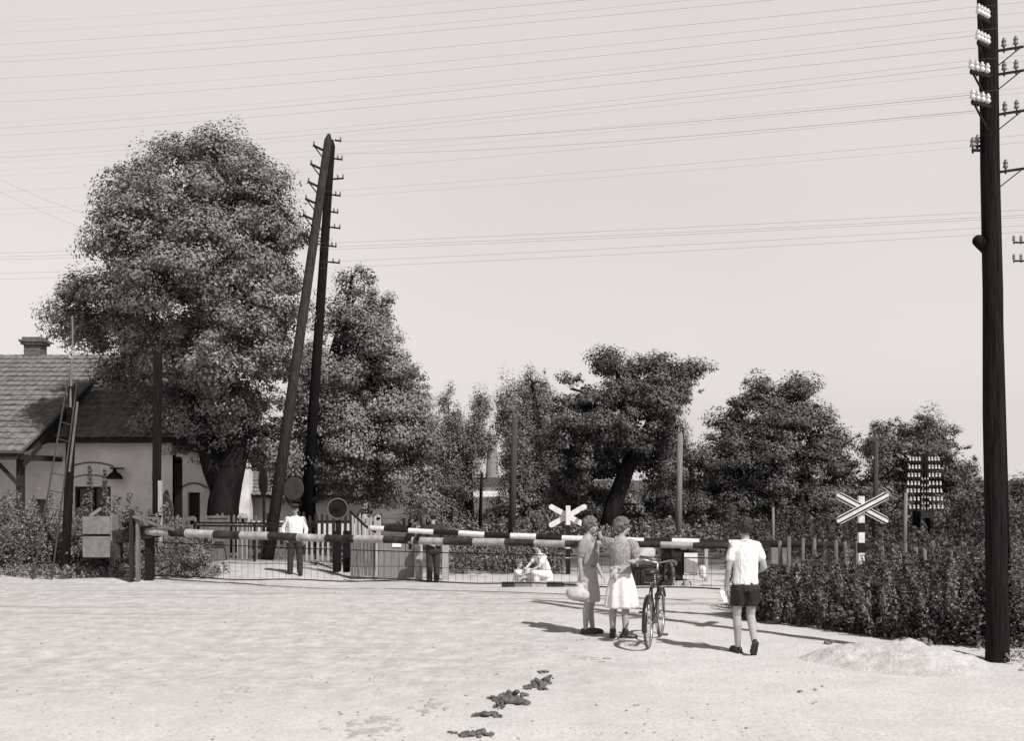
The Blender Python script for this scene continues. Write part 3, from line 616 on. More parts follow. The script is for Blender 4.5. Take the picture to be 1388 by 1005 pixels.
# ------------------------------------------------------------------ poles, insulators and wires
g = Geo(); r = .045
g.loft([(0, 0, 0, .018, .018), (0, 0, .03, .05, .05), (0, 0, .055, .052, .052), (0, 0, .06, .040, .040), (0, 0, .10, .038, .038), (0, 0, .105, .046, .046), (0, 0, .135, .046, .046), (0, 0, .15, .022, .022), (0, 0, .165, .032, .032), (0, 0, .185, .018, .018)], 12)
INS_ME = mesh_from('insulator', g, [M_porc], True); INS_DK = mesh_from('insulator', g, [M_glassy], True)
def insulator(parent, p, s=1.0, dark=False):                           # a sub-part of its arm
    me = INS_DK if dark else INS_ME
    o = bpy.data.objects.new('insulator', me); C.objects.link(o); o.parent = parent
    M = WM[parent.name].inverted(); o.location = M @ V(p); o.scale = (s, s, s); WM[o.name] = WM[parent.name]; return o
def arm(parent, a, b, ins, brace=None, w=.035, pin=.10, s=1.0, mi=M_iron, dark=False):
    """cross arm from a to b with insulators at the given fractions; a brace runs from the free end down to the pole"""
    a, b = V(a), V(b); g = Geo(); g.beam(a, b, w, w * 1.3)
    if brace: g.beam(V(brace), a.lerp(b, .92), w * .6, w * .6)
    pts = [a.lerp(b, f) for f in ins]
    for p in pts: g.tube([p - V((0, 0, .04 * s)), p + V((0, 0, pin + .02))], .011 * s + .002, 6); g.ell(p - V((0, 0, .04 * s)), (.022 * s,) * 3, seg=6, ring=4)
    o = part('cross_arm', g, mi, parent)
    for p in pts: insulator(o, p + V((0, 0, pin - .02)), s, dark)
    return o

# the tarred double pole at the right
base = onground(1352, 897); d = base.y
tp = thing('telegraph_pole', base, 'thick black tarred telegraph pole at the right edge with white insulators', 'pole')
top = V((X(1334, d), d - .05, 9.9)); g = Geo()
def rp(z): t = (z - base.z) / (top.z - base.z); return base.lerp(top, t)
zs = [-.1, 0, .5, 1.5, 3, 4.5, 6, 7.5, 9.0, 9.8]
g.tube([rp(base.z + z) + V((.008 * math.sin(z * 1.7), 0, 0)) for z in zs] + [rp(9.9)], [.145, .142, .132, .127, .122, .117, .112, .107, .102, .10, .05], 20)
part('pole', g, M_tar, tp, smooth=True)
g = Geo(); b2 = V((X(1359.5, 15.6), 15.6, .1)); t2 = top + V((.06, .27, -.05)); g.tube([b2, b2.lerp(t2, .5), t2], [.125, .112, .095], 14); part('strut_pole', g, M_tar, tp, smooth=True)
zc = Z(330, d); c = rp(zc); g = Geo(); g.tube([c + V((-.21, -.12, 0)), c + V((.16, .50, .02))], .072, 16); part('cross_log', g, M_tar, tp, smooth=True)
for py, ex in ((16, .10), (51, .09), (90, 0), (131, .01)):       # arms of four white insulators on the near left side
    z = Z(py + 10, d - .2); p = rp(z); a = p + V((-.05, -.13, -.02)); b = p + V((-.33 + ex, -.25, .0))
    arm(tp, a, b, (.12, .4, .68, .96), brace=p + V((-.05, -.08, -.30)), w=.03, pin=.05, s=.66)
for py, n in ((67, 2), (99, 2), (153, 2), (231, 1)):                 # arms of glass insulators at the right, their shade put into a grey colour
    z = Z(py + 3, d); p = rp(z); a = p + V((.09, .02, 0)); b = p + V((.40, -.05, .03))
    arm(tp, a, b, (.30, .72) if n == 2 else (.30,), brace=p + V((.09, .0, -.20)), w=.022, pin=.05, s=.62, dark=True)
z = Z(205, d); p = rp(z); arm(tp, p + V((-.08, 0, .0)), p + V((-.24, -.05, -.01)), (.95,), w=.025, pin=.05, s=.68, dark=True); arm(tp, p + V((-.08, .05, .07)), p + V((-.17, .0, .05)), (.8,), w=.025, pin=.05, s=.6, dark=True)

# another pole of the line, mostly beyond the right edge
q = thing('telegraph_pole', V((X(1398, 26), 26, .0)), 'telegraph pole beyond the right edge of which only two small arms show', 'pole')
g = Geo(); qx = X(1398, 26); g.tube([(qx, 26, -.1), (qx, 26, Z(300, 26))], [.15, .11], 12); part('pole', g, M_tar, q, smooth=True)
for py in (330, 355): zz = Z(py, 26); arm(q, (qx, 25.9, zz), (X(1371, 26), 25.9, zz), (.62, .98), w=.03, pin=.05, s=.75, dark=True)

# the slanting double pole between the two big trees
d1 = 31.4; b1 = V((X(363, d1), d1, ground_z(X(363, d1), d1))); d2 = 35.5
ap = thing('double_pole', b1, 'tall slanting telegraph A-pole of two timbers with small side brackets between the big trees', 'pole')
apx = P(446, 182, d1 + 2.0); b2 = V((X(411, d2), d2, -.4))
g = Geo(); g.tube([b1, b1.lerp(apx, .5), b1.lerp(apx, .985), apx], [.168, .145, .118, .05], 14); part('front_timber', g, M_tar if False else mat('creosoted_wood', .032, .9, .6, 4, .5, 25, (6, 6, .5), spec=.12), ap, smooth=True)
g = Geo(); t2 = apx + V((.03, .3, -.06)); g.tube([b2, b2.lerp(t2, .5), b2.lerp(t2, .985), t2], [.18, .15, .12, .05], 14); part('rear_timber', g, M_tar, ap, smooth=True)
for t in (.75, .86): 
    p = b1.lerp(apx, t); q2 = b2.lerp(t2, t); g = Geo(); g.ringt((p + q2) / 2 * .5 + p * .5, .165, .014, (apx - b1), 18, 6); part('iron_band', g, M_iron, ap)
def at_y(a, b, py):
    lo, hi = 0.0, 1.0
    for _ in range(40):
        m = (lo + hi) / 2; q = a.lerp(b, m); y = HY - (q.z - CH) * FP / q.y
        if y > py: lo = m
        else: hi = m
    return a.lerp(b, lo)
for py in (203, 228, 252, 275, 297, 322):
    p = at_y(b1, apx, py); arm(ap, p + V((-.1, -.02, -.02)), p + V((-.36, -.28, .05)), (.92,), brace=p + V((-.08, -.06, -.30)), w=.045, pin=.05, s=.6, dark=True)
for i, py in enumerate((190, 215, 243, 264, 287, 308, 333, 355)):
    p = at_y(b2, t2, py); L_ = (.2, .28, .36, .3, .26, .36, .28, .42)[i]; arm(ap, p + V((.1, -.02, 0)), p + V((.1 + L_, -.10, -.06 if i != 2 else 0)), (.5, .97) if i not in (0,) else (.95,), w=.035, pin=.04, s=.6, dark=True)

# slim poles
def slim_pole(px0, py0, px1, py1, dd, r, m, label, cross=0, name='slim_pole', group=None):
    z0 = ground_z(X(px0, dd), dd) - .1; b = V((X(px0, dd), dd, z0)); t = V((X(px1, dd), dd, Z(py1, dd)))
    o = thing(name, b, label, 'pole', group); g = Geo(); g.tube([b, b.lerp(t, .5), t], [r * 1.15, r, r * .85], 10); part('pole', g, m, o, smooth=True)
    if cross:
        g = Geo(); z = t.z - .25; g.beam((t.x - cross, dd - .05, z), (t.x + cross, dd - .05, z), .05, .06)
        for s in (-1, 1): g.tube([(t.x + s * cross * .9, dd - .05, z), (t.x + s * cross * .9, dd - .05, z + .2)], .02, 6)
        part('cross_arm', g, M_iron, o)
    return o
M_greyp = mat('grey_pole_wood', .17, .9, .3, 5, .3, 40, (5, 5, .5)); M_midp = mat('brown_pole_wood', .05, .9, .3, 5, .3, 40, (5, 5, .5))
slim_pole(693, 735, 698, 566, 44, .14, M_midp, 'plain grey pole standing among the poplars left of the white cross sign')
slim_pole(650, 735, 653, 641, 46, .075, M_tar, 'thin black post with a small crossarm in front of the factory chimney', cross=.22)
slim_pole(574, 735, 574, 640, 40, .085, M_greyp, 'pale slender pole in front of the cone-shaped tree')
slim_pole(919, 740, 922, 588, 42, .12, M_greyp, 'smooth pale pole right of the leaning tree')
slim_pole(1185, 760, 1188, 598, 40, .088, M_midp, 'grey pole just right of the striped crossing sign')
slim_pole(1225, 765, 1228, 668, 33, .06, M_greyp, 'thin pale pole left of the insulator mast')
slim_pole(1048, 745, 1048, 688, 36, .05, M_greyp, 'short thin pale post just right of the walking man')
slim_pole(1302, 760, 1303, 690, 46, .08, M_tar, 'short dark pole between the insulator mast and the tarred pole')

# masts with rows of white insulators
def insulator_mast(px, dd, pxtop, ptop, rows, dx, label, n=4, half=24, legs=7, s=1.3, plat=None, gap=8, core=()):
    zg = ground_z(X(px, dd), dd) - .1; o = thing('insulator_mast', V((X(px, dd), dd, zg)), label, 'mast'); r = .15
    for sgn in (-1, 1):
        g = Geo(); g.tube([(X(px + sgn * (legs + 4), dd), dd, zg), (X(px + sgn * legs * .55, dd), dd, Z(ptop, dd))], [r, r * .8], 10); part('leg', g, M_tar, o, smooth=True)
    half0, gap0 = half, gap
    for py in rows:
        z = Z(py + 3, dd); q_ = .80 + .22 * (py - rows[0]) / (rows[-1] - rows[0]); half, gap = half0 * q_, gap0 * q_
        for sgn in (-1, 1):
            a = V((X(px + sgn * gap, dd), dd - .12, z)); b = V((X(px + sgn * half, dd), dd - .12, z))
            arm(o, V((X(px, dd), dd - .12, z)), b, [(gap + (half - gap) * i / (n - 1)) / half for i in range(n)], w=.028, pin=.06, s=s, mi=M_iron)
    for py in core: arm(o, V((X(px - 4.5, dd), dd - .2, Z(py, dd))), V((X(px + 4.5, dd), dd - .2, Z(py, dd))), (.06, .5, .94), w=.02, pin=.05, s=s * .55)
    if plat:
        for py in plat:
            g = Geo(); z = Z(py, dd); g.box((X(px, dd), dd - .15, z), (X(px + 8, dd) - X(px - 8, dd), .5, .22)); g.beam((X(px - 12, dd), dd - .3, z + .16), (X(px + 12, dd), dd - .3, z + .16), .06, .05); part('platform', g, M_woodd, o)
    return o
d = 40
insulator_mast(1251, d, 1251, 616, (624, 635, 646, 657, 667, 678, 689), 0, 'tarred double mast with seven rows of white insulators and a small platform', plat=(698, 733), s=.85, core=(652, 661, 669, 677, 685, 692))
insulator_mast(1272, 47, 1272, 702, (706, 712, 718, 725, 732, 739), 0, 'shorter insulator mast behind the tall one, its rows close together', n=3, half=9, legs=2, s=.65, gap=2)
insulator_mast(925, 62, 925, 654, (660, 668, 676, 684), 0, 'distant insulator mast half lost among the leaves beside the pale pole', n=3, half=14, legs=3, s=.9, gap=6)

# telegraph wires, each sagging between the pole at the right and the next poles out of the picture at the left
def wire(p, q, sag, r=.0013):
    p, q = V(p), V(q); ext = 1.0; g = Geo(); n = 26
    g.tube([p.lerp(q, i / n) - V((0, 0, sag * 4 * (i / n) * (1 - i / n))) for i in range(n + 1)], r, 5)
    solo('telegraph_wire', g, M_wire, 'thin dark telegraph wire stretched across the sky', 'wire', 'telegraph wires across the sky')
M_wire = mat('wire_iron', .10, .6, .2, 5, spec=.4)
dl = 30.0
for yr, yl, dy in ((-78, 32, -.7), (-66, 45, -.2), (-52, 62, -.5), (-40, 80, -.7), (-28, 86, -.3), (-6, 108, -.6), (8, 128, -.7), (22, 140, -.2), (40, 168, -.6), (47, 176, -.3), (64, 186, 0), (80, 208, -.7), (88, 216, -.45), (97, 222, -.2), (124, 232, -.6), (131, 240, -.3), (152, 262, 0), (188, 285, 0), (198, 292, -.1)):
    dr = 13.8 + dy; a = P(1330, yr, dr); b = P(-40, yl, dl + dy * 3)
    wire(a, b, .10 + .05 * random.random(), random.choice((.0009, .0012, .0017))); e = P(1460, yr - 13, dr + .3 * dy + .6); wire(a, e, .004)
for yr, yl in ((284, 344), (291, 349), (294, 353), (305, 372), (314, 380)):
    wire(P(1400, yr, 26), P(-40, yl, 36), .12, .0028)
wire(P(0, 243, 33), P(150, 300, 37), .1, .0028); wire(P(-10, 255, 33), P(170, 330, 37), .1, .0028)
for pyl, pyr in ((190, 128), (206, 150)): wire(P(452, pyl + 2, 33.2), P(1322, pyr, 13.4), .14, .0024)
# ------------------------------------------------------------------ crossing barriers
def boom(name, label, cuts, y0, r0, r1, a, b, mats, skirt=None, first_dark=True):
    """a tapering striped pole from a to b; cuts = the photo columns where the colour changes"""
    a, b = V(a), V(b); pxa = CX + a.x / a.y * FP; pxb = CX + b.x / b.y * FP
    def at(px):
        lo, hi = 0.0, 1.0
        for _ in range(40):
            m = (lo + hi) / 2; q = a.lerp(b, m)
            if CX + q.x / q.y * FP < px: lo = m
            else: hi = m
        return lo
    o = thing(name, (a.x, a.y, ground_z(a.x, a.y)), label, 'barrier')
    g = Geo(); ts = [0.0] + [at(c) for c in cuts] + [1.0]; pts, rads, mi = [], [], []
    for i in range(len(ts) - 1):
        k = 4
        for j in range(k):
            t = ts[i] + (ts[i + 1] - ts[i]) * j / k; p = a.lerp(b, t); s = -.05 * 4 * t * (1 - t); pts.append(p + V((0, 0, s + .006 * math.sin(t * 31)))); rads.append(r0 + (r1 - r0) * t); mi.append((i + (0 if first_dark else 1)) % 2)
    pts.append(b); rads.append(r1)
    g.tube(pts, rads, 18, mi); part('boom', g, mats, o, smooth=True)
    return o, at
NA, NB = V((X(200, 24.8), 24.8, Z(721, 24.8))), V((X(989, 19.8), 19.8, Z(740, 19.8)))
cuts = [231, 253, 291, 327, 365, 404, 442, 481, 521, 555, 562, 569, 602, 642, 685, 725, 767, 806, 848, 896, 940]
nb, natt = boom('barrier_boom', 'near striped barrier boom with concrete counterweight and hanging wire skirt, across the whole road', cuts, 0, .095, .056, NA, NB, [M_whited, M_blackw])
def npt(px, z0=0.0): p = NA.lerp(NB, natt(px)); return p + V((0, 0, z0))
g = Geo()                                                  # skirt: two rods, a middle wire and thin hanging wires
top_l, bot_l = [], []
for i in range(41):
    t = .012 + .975 * i / 40; p = NA.lerp(NB, t); zt = p.z - .21 - .05 * 4 * t * (1 - t) - (.02 if i else 0); zb = .13 + .13 * t + .02 * math.sin(i * .7)
    zb += ground_z(p.x, p.y); top_l.append(V((p.x, p.y, zt))); bot_l.append(V((p.x, p.y, zb)))
g.tube(top_l, .011, 6); g.tube(bot_l, .014, 6); g.tube([p.lerp(q, .52) for p, q in zip(top_l, bot_l)], .005, 5)
for i in range(40):
    for f in (0, .5):
        p = top_l[i].lerp(top_l[i + 1], f); q = bot_l[i].lerp(bot_l[i + 1], f); g.tube([p, q], .0028, 4)
for i in range(0, 41, 5): g.tube([top_l[i], top_l[i] + V((0, 0, .16))], .008, 5)
part('wire_skirt', g, M_iron, nb)
g = Geo(); p = npt(556); dirv = (NB - NA).normalized(); g.tube([p - dirv * .06, p + dirv * .06], .098, 16); g.box(p + V((0, 0, -.16)), (.06, .06, .16)); p = npt(568.5); g.tube([p - dirv * .03, p + dirv * .03], .092, 16); part('joint_band', g, M_black, nb, smooth=False)
# support for the boom at left: pivot post, guide post, stay, beam, counterweight
g = Geo(); pz = NA.z; px_ = X(202, 24.9); g.box((px_, 24.95, pz / 2 - .05), (.17, .2, pz + .1)); g.box((px_ + .02, 24.95, pz - .06), (.40, .24, .16)); part('pivot_post', g, M_black, nb, bevel=.01)
gx = X(182, 24.7); g = Geo(); g.box((gx - .05, 24.68, .72), (.07, .16, 1.65)); part('guide_post', g, M_woodd, nb, bevel=.008)
g = Geo(); g.box((gx + .08, 24.72, .70), (.07, .16, 1.55)); part('guide_post', g, M_wood, nb, bevel=.008)
g = Geo(); g.beam((gx + .02, 24.6, Z(700, 24.7)), npt(214) + V((0, -.1, .16)), .06, .05); g.beam(npt(213) + V((0, -.1, .17)), npt(238) + V((0, -.09, .05)), .06, .05); g.beam((gx, 24.6, Z(701, 24.7)), (X(217, 24.7), 24.62, Z(703, 24.7)), .05, .05); part('stay', g, M_wood, nb)
g = Geo(); g.beam(NA + V((.15, 0, .0)), NA + V((-.85, .35, -.14)), .22, .30); g.box(NA + V((-.80, .32, -.42)), (.22, .2, .4)); g.beam(NA + V((-.6, .3, -.1)), NA + V((-1.62, .62, -.12)), .16, .2); part('tail_beam', g, M_blackw, nb, bevel=.015)
g = Geo(); g.tube([NA + V((-.62, .18, .16)), NA + V((-.3, .12, .165))], .055, 12); g.tube([NA + V((-.46, .16, .0)), NA + V((-.46, .16, .16))], .03, 8); part('roller', g, M_iron, nb)
cw = V((X(132, 25.1), 25.1, 0)); g = Geo()
for z0, z1 in ((Z(756, 25.1), Z(727.5, 25.1)), (Z(724.5, 25.1), Z(701, 25.1))): g.box((cw.x, cw.y + .1, (z0 + z1) / 2), (.62, .36, z1 - z0))
g.box((cw.x + .33, cw.y + .14, (Z(724, 25) + Z(700, 25)) / 2 - .2), (.05, .4, .85)); g.beam((cw.x - .2, cw.y + .05, Z(701, 25)), (cw.x + .05, cw.y + .1, Z(690, 25)), .05, .08)
part('counterweight', g, M_conc, nb, bevel=.012)

# far boom, pivoting at the right
FA, FB = V((X(500, 27.2), 27.2, Z(716, 27.2))), V((X(1000, 25.4), 25.4, Z(737, 25.4)))
fb, fat = boom('barrier_boom', 'far striped barrier boom with crisp black and white bands, behind the near one', [521, 554, 588, 622, 657, 692, 727, 762, 797, 834, 873, 911, 948, 988], 0, .058, .085, FA, FB, [M_white, M_black])
g = Geo(); g.box((X(1010, 25.5), 25.55, .3), (.16, .16, 1.7)); part('pivot_post', g, M_black, fb, bevel=.01)
g = Geo(); g.beam(FB + V((-.1, .1, 0)), FB + V((1.2, .3, -.03)), .16, .16); part('tail_beam', g, M_black, fb)
g = Geo(); g.box(FB + V((1.0, .3, -.25)), (.4, .3, .5)); part('counterweight', g, M_conc, fb, bevel=.012)

# crossing signs: two crossed boards on a banded post
def cross_sign(px, py, base, dd, W, H, bw, mats, label, bands, top, pw, back=False):
    c = P(px, py, dd); o = thing('crossing_sign', (c.x, dd, base), label, 'sign')
    g = Geo(); zs = [Z(top, dd)] + [Z(b, dd) for b in bands] + [base]
    for i in range(len(zs) - 1): g.box((c.x, dd, (zs[i] + zs[i + 1]) / 2), (pw, pw, zs[i] - zs[i + 1]), mi=i % 2)
    part('post', g, [M_white, M_black], o)
    k = dd / FP; w, h = W * k / 2, H * k / 2
    for n, s in enumerate((1, -1)):
        a = V((-w, 0, s * h)); b = V((w, 0, -s * h)); yy = dd - pw / 2 - .03 - n * .035 if not back else dd + pw / 2 + .03 + n * .03
        def board(ww, y, th):
            g = Geo(); dv = (b - a).normalized(); nv = V((-dv.z, 0, dv.x)); pts = []
            for e, sg in ((b, 1), (a, -1)):
                for i in range(7):
                    t = PI * i / 6 - PI / 2; pts.append(e - dv * sg * ww + (dv * sg * math.cos(t) + nv * sg * math.sin(t)) * ww)
            m = len(pts); vs = [V((c.x + p.x, y, c.z + p.z)) for p in pts] + [V((c.x + p.x, y + th, c.z + p.z)) for p in pts]
            g.add(vs, [tuple(range(m)), tuple(range(m, 2 * m))[::-1]] + [(i, m + i, m + (i + 1) % m, (i + 1) % m) for i in range(m)]); return g
        bo = part('board', board(bw, yy, .022), mats[0], o)
        if not back:
            part('black_band', board(bw * .80, yy - .004, .003), M_black, bo); part('white_centre', board(bw * .40, yy - .008, .003), M_white, bo)
    return o
cross_sign(1167, 689, 0.0, 22.0, 70, 37, .078, [M_white], 'crossed white and black-edged boards on a black and white striped post in the weeds', (709, 722, 736, 750, 765), 673, .115)
s2 = cross_sign(770, 700, ground_z(X(766, 30), 30) - .1, 30.0, 51, 28, .072, [M_white], 'white back of a crossed-board sign standing beyond the far boom', (712, 733, 744, 756, 757), 686, .12, back=True)
g = Geo(); q = P(788, 696, 30); g.box((q.x, 29.96, q.z), (.09, .05, .12), Matrix.Rotation(.5, 3, 'Y')); part('lamp_bracket', g, M_black, s2)
# bands on the lower part of that post
# striped kerb stones beside the far sign
for i, (p0, p1, m) in enumerate(((680, 697, M_blackw), (697, 719.5, M_conc), (720, 741, M_whited), (741.5, 763, M_blackw), (763.5, 785, M_conc))):
    dd = 24.6; a, b = P(p0, 796, dd), P(p1, 797.5, dd); g = Geo(); zz = ground_z(a.x, dd); g.box(((a.x + b.x) / 2, dd, zz + .03), (b.x - a.x, .25, .15))
    solo('kerb_stone', g, m, ('black painted kerb stone at the left end of the row', 'grey unpainted kerb stone beside the sitting child', 'white painted kerb stone in front of the crouching woman', 'black painted kerb stone right of the white one before the crouching woman', 'grey unpainted kerb stone at the right end of the row')[i], 'kerb stone', 'striped kerb stones', bevel=.015)
# ------------------------------------------------------------------ fences, masts and things by the railway house
def pickets(name, label, pxs, dd, ytop, ybot, w, m, rails, posts=(), jitter=4, cat='fence', tip=.04, railm=None):
    x0, x1 = X(pxs[0], dd), X(pxs[-1], dd); zg = Z(ybot, dd); o = thing(name, ((x0 + x1) / 2, dd, zg), label, cat); g = Geo()
    for px in pxs:
        x = X(px + random.uniform(-.6, .6), dd); zt = Z(ytop + random.uniform(-jitter, jitter), dd); ww = w * random.uniform(.8, 1.15); th = .022; tl = random.uniform(-.02, .02)
        vs = [(x - ww / 2, zg), (x + ww / 2, zg), (x + ww / 2 + tl, zt - tip), (x + tl, zt), (x - ww / 2 + tl, zt - tip)]
        g.add([(a, dd, b) for a, b in vs] + [(a, dd + th, b) for a, b in vs], [(0, 1, 2, 3, 4), (9, 8, 7, 6, 5)] + [(i, 5 + i, 5 + (i + 1) % 5, (i + 1) % 5) for i in range(5)])
    part('pickets', g, m, o)
    for py in rails:
        g = Geo(); z = Z(py, dd); g.beam((x0, dd + .06, z), (x1, dd + .06, z), .05, .09); part('rail', g, railm or m, o)
    for px, pt, pw, pm in posts:
        g = Geo(); x = X(px, dd); zt = Z(pt, dd); g.box((x, dd + .1, (zt + zg) / 2), (pw, .14, zt - zg)); g.tube([(x, dd + .03, zt), (x, dd + .17, zt)], pw / 2, 16); part('post', g, pm, o)
    return o
pickets('picket_fence', 'grey weathered picket fence running below the big linden tree', list(np.arange(226, 404, 7.6)), 31.8, 699, 765, .07, M_wood, (712, 752), [(259, 706, .24, M_wood), (328, 703, .30, M_woodl)])
pickets('picket_fence', 'dark picket fence in front of the tiled shed, behind the man in white', list(np.arange(404, 520, 8.0)), 33.5, 696, 758, .09, M_woodd, (708, 748), [])
pickets('picket_fence', 'bleached short pickets standing behind the boards right of the winch wheel', list(np.arange(478, 513, 5)), 31.0, 697, 730, .07, M_woodl, (705,), [(512, 702, .16, M_woodl)])
o = pickets('railing', 'low railing of pale upright bars between two dark posts', list(np.arange(408, 455, 7.3)), 28.9, 731, 761, .055, M_woodl, (), jitter=.3, tip=.0, cat='railing')
dd = 28.9
for py in (732, 761): g = Geo(); g.beam((X(404, dd), dd + .05, Z(py, dd)), (X(474, dd), dd + .05, Z(py, dd)), .07, .07); part('rail', g, M_wood, o)
for px in (456, 470): g = Geo(); x = X(px, dd); g.box((x, dd - .02, (Z(720, dd) + Z(776, dd)) / 2), (.17, .17, Z(720, dd) - Z(776, dd))); part('post', g, M_tar, o, bevel=.01)
dd = 28.4
bf = thing('board_fence', (X(530, dd), dd, Z(782, dd)), 'close-boarded fence with a plain panel and white posts behind the near boom', 'fence')
g = Geo(); px = 475
while px < 510: w = random.uniform(4.2, 5.6); g.box((X(px + w / 2, dd), dd + random.uniform(-.012, .012), (Z(729, dd) + Z(782, dd)) / 2), (X(px + w - .8, dd) - X(px, dd), .03, Z(729 + random.uniform(-1.5, 1.5), dd) - Z(782, dd))); px += w
part('boards', g, M_wood, bf)
g = Geo(); px = 513
while px < 562: w = 7.0; g.box((X(px + w / 2, dd), dd + random.uniform(-.006, .006), (Z(728, dd) + Z(784, dd)) / 2), (X(px + w - .12, dd) - X(px, dd), .03, Z(728, dd) - Z(784, dd))); px += w
part('panel', g, mat('panel_wood', .20, .9, .2, 5, .3, 40, (5, 5, .5)), bf)
for px, t, b, w, m in ((511, 727, 782, 3, M_woodl), (568, 728, 786, 10, M_whited), (604, 731, 788, 9, M_woodl)):
    g = Geo(); g.box((X(px, dd), dd - .05, (Z(t, dd) + Z(b, dd)) / 2), (w * dd / FP, .12, Z(t, dd) - Z(b, dd))); part('post', g, m, bf, bevel=.01)
g = Geo(); g.box((X(538, dd), dd - .035, (Z(729, dd) + Z(742, dd)) / 2), (.23, .008, .245)); solo('paper_notice', g, M_paper, 'small square of white paper pinned high on the plain fence panel', 'notice')
# dark woodwork and box seen over the boom below the linden
g = Geo(); dd = 31.2; g.box((X(295, dd), dd, .55), (.46, .4, 1.2)); g.box((X(295, dd), dd, 1.16), (.52, .46, .06)); solo('wooden_box', g, M_wood, 'grey wooden chest standing at the picket fence at the foot of the linden', 'chest', bevel=.01)
g = Geo(); dd = 30.6
for z in (Z(709, dd), Z(713, dd)): g.beam((X(262, dd), dd, z), (X(430, dd), dd, z - .03), .05, .05)
for px in (264, 345, 428): g.tube([(X(px, dd), dd, -.35), (X(px, dd), dd, Z(709, dd))], .035, 8)
solo('signal_wire_rail', g, M_iron, 'dark horizontal iron rail running in front of the picket fence', 'rail')

# round plates seen from behind
def round_plate(px, py, rpx, rpy, dd, label, m, ybot=770, rim=None):
    c = P(px, py, dd); o = thing('round_sign', (c.x, dd, Z(ybot, dd)), label, 'sign'); k = dd / FP; yaw = math.acos(min(1, rpx / rpy)); ax = (math.sin(yaw), math.cos(yaw), 0)
    g = Geo(); g.disc(c, rpy * k, .04, ax, 32); g.ringt(c, rpy * k, .02, ax, 36, 6); part('plate', g, m, o)
    g = Geo(); g.tube([(c.x, dd + .08, Z(ybot, dd)), (c.x, dd + .08, c.z + .1)], .045, 8); part('post', g, M_iron, o); return o
M_plate = mat('plate_back', .055, .8, .3, 6, .1, 30)
round_plate(219, 691, 18.5, 21, 29.5, 'big dark round plate behind the white-footed pole', M_plate)
round_plate(226, 682, 9, 17, 33, 'smaller dark round plate turned half sideways behind the big one', M_plate)
round_plate(357, 653, 9.5, 18, 34, 'dark oval-looking round plate on a post left of the slanting pole', M_plate)
round_plate(398, 663, 14, 15, 32.5, 'dark round plate above the head of the man in the white shirt', M_plate)
# winch wheel
dd = 30; c = P(458, 690, dd); w = thing('barrier_winch', (c.x, dd, -.35), 'dark winch wheel with pale rim and crank on a post behind the boom', 'winch')
g = Geo(); g.disc(c, .265, .05, (0, 1, 0), 32); wh = part('wheel', g, M_iron, w)
g = Geo(); g.ringt(c + V((0, -.04, 0)), .27, .018, (0, 1, 0), 30, 6); part('rim', g, M_wood, wh)
g = Geo(); g.tube([c + V((-.16, -.06, -.08)), c + V((-.03, -.08, .08)), c + V((.08, -.08, .05))], .02, 6); g.tube([c + V((0, -.05, 0)), c + V((-.02, -.09, 0))], .03, 8); part('crank', g, M_iron, w)
g = Geo(); g.box((c.x, dd + .1, .35), (.14, .12, 1.5)); g.box((c.x, dd + .1, c.z + .36), (.12, .1, .12)); part('post', g, M_iron, w)
g = Geo(); g.tube([P(474, 693, dd), P(496, 714, dd), P(510, 722, dd)], .035, 8); part('lever', g, M_iron, w)

# tarred mast with ladder and pulley ring
d = 26.1; base = V((X(88, d), d, ground_z(X(88, d), d)))
lm = thing('ladder_mast', base, 'tarred mast with hanging ring and light iron ladder among the weeds at left', 'mast')
top = P(99, 524, d); g = Geo(); g.beam(base - V((0, 0, .1)), top, .17, .15); part('mast', g, M_tar, lm, bevel=.012)
g = Geo(); q = P(98, 428, d); g.tube([top + V((-.03, -.08, -.5)), P(97, 488, d)], .03, 8); g.tube([P(98.5, 475, d), q], .022, 8); part('iron_top', g, M_wood, lm)
g = Geo(); g.ringt(P(98, 481, d), .085, .022, (0.3, 1, 0), 24, 8); part('ring', g, M_woodl, lm)
g = Geo(); g.tube([P(105, 545, d - .1), P(94, 640, d - .1)], .028, 8); g.tube([P(94, 500, d), P(91, 600, d)], .02, 6); part('strut', g, M_wood, lm)
g = Geo(); l0, l1, r0, r1 = P(40, 795, d - 1.0), P(92, 530, d - .1), P(62, 797, d - 1.0), P(97, 500, d - .1)
l0 = P(45, 785, d - 1.0); r0 = P(70, 787, d - 1.0); g.tube([l0, P(92, 515, d - .1)], .02, 6); g.tube([r0, P(104, 520, d - .1)], .018, 6)
for i in range(1, 11): t = i / 11.5; g.tube([l0.lerp(P(92, 515, d - .1), t), r0.lerp(P(104, 520, d - .1), t)], .013, 6)
part('ladder', g, M_midp, lm)
# dark pole bolted between two pale foot posts
d = 28.5; b = V((X(212, d), d, ground_z(X(212, d), d))); p = thing('footed_pole', b, 'dark wooden pole bolted high between two paler foot posts by the house corner', 'pole')
g = Geo(); g.beam((b.x, d, Z(695, d)), (X(214, d), d, Z(478, d)), .19, .17); part('pole', g, M_tar, p, bevel=.015)
for px, m in ((206, M_wood), (217.5, M_woodl)): g = Geo(); g.box((X(px, d), d - .02, (Z(652, d) + b.z) / 2), (.075, .16, Z(652, d) - b.z)); part('foot_post', g, m, p, bevel=.008)
g = Geo(); g.box((X(213, d), d - .13, Z(700, d)), (.3, .05, .06)); part('bolt_plate', g, M_iron, p)
# dark plank with a rounded top against the house
d = 34; g = Geo(); x = X(242, d); zt = Z(624, d); g.box((x, d, (zt - .4) / 2), (.22, .08, zt + .4)); g.tube([(x, d - .04, zt), (x, d + .04, zt)], .11, 18); solo('signal_plank', g, M_tar, 'tall narrow black plank with a rounded top before the sunlit house corner', 'plank')

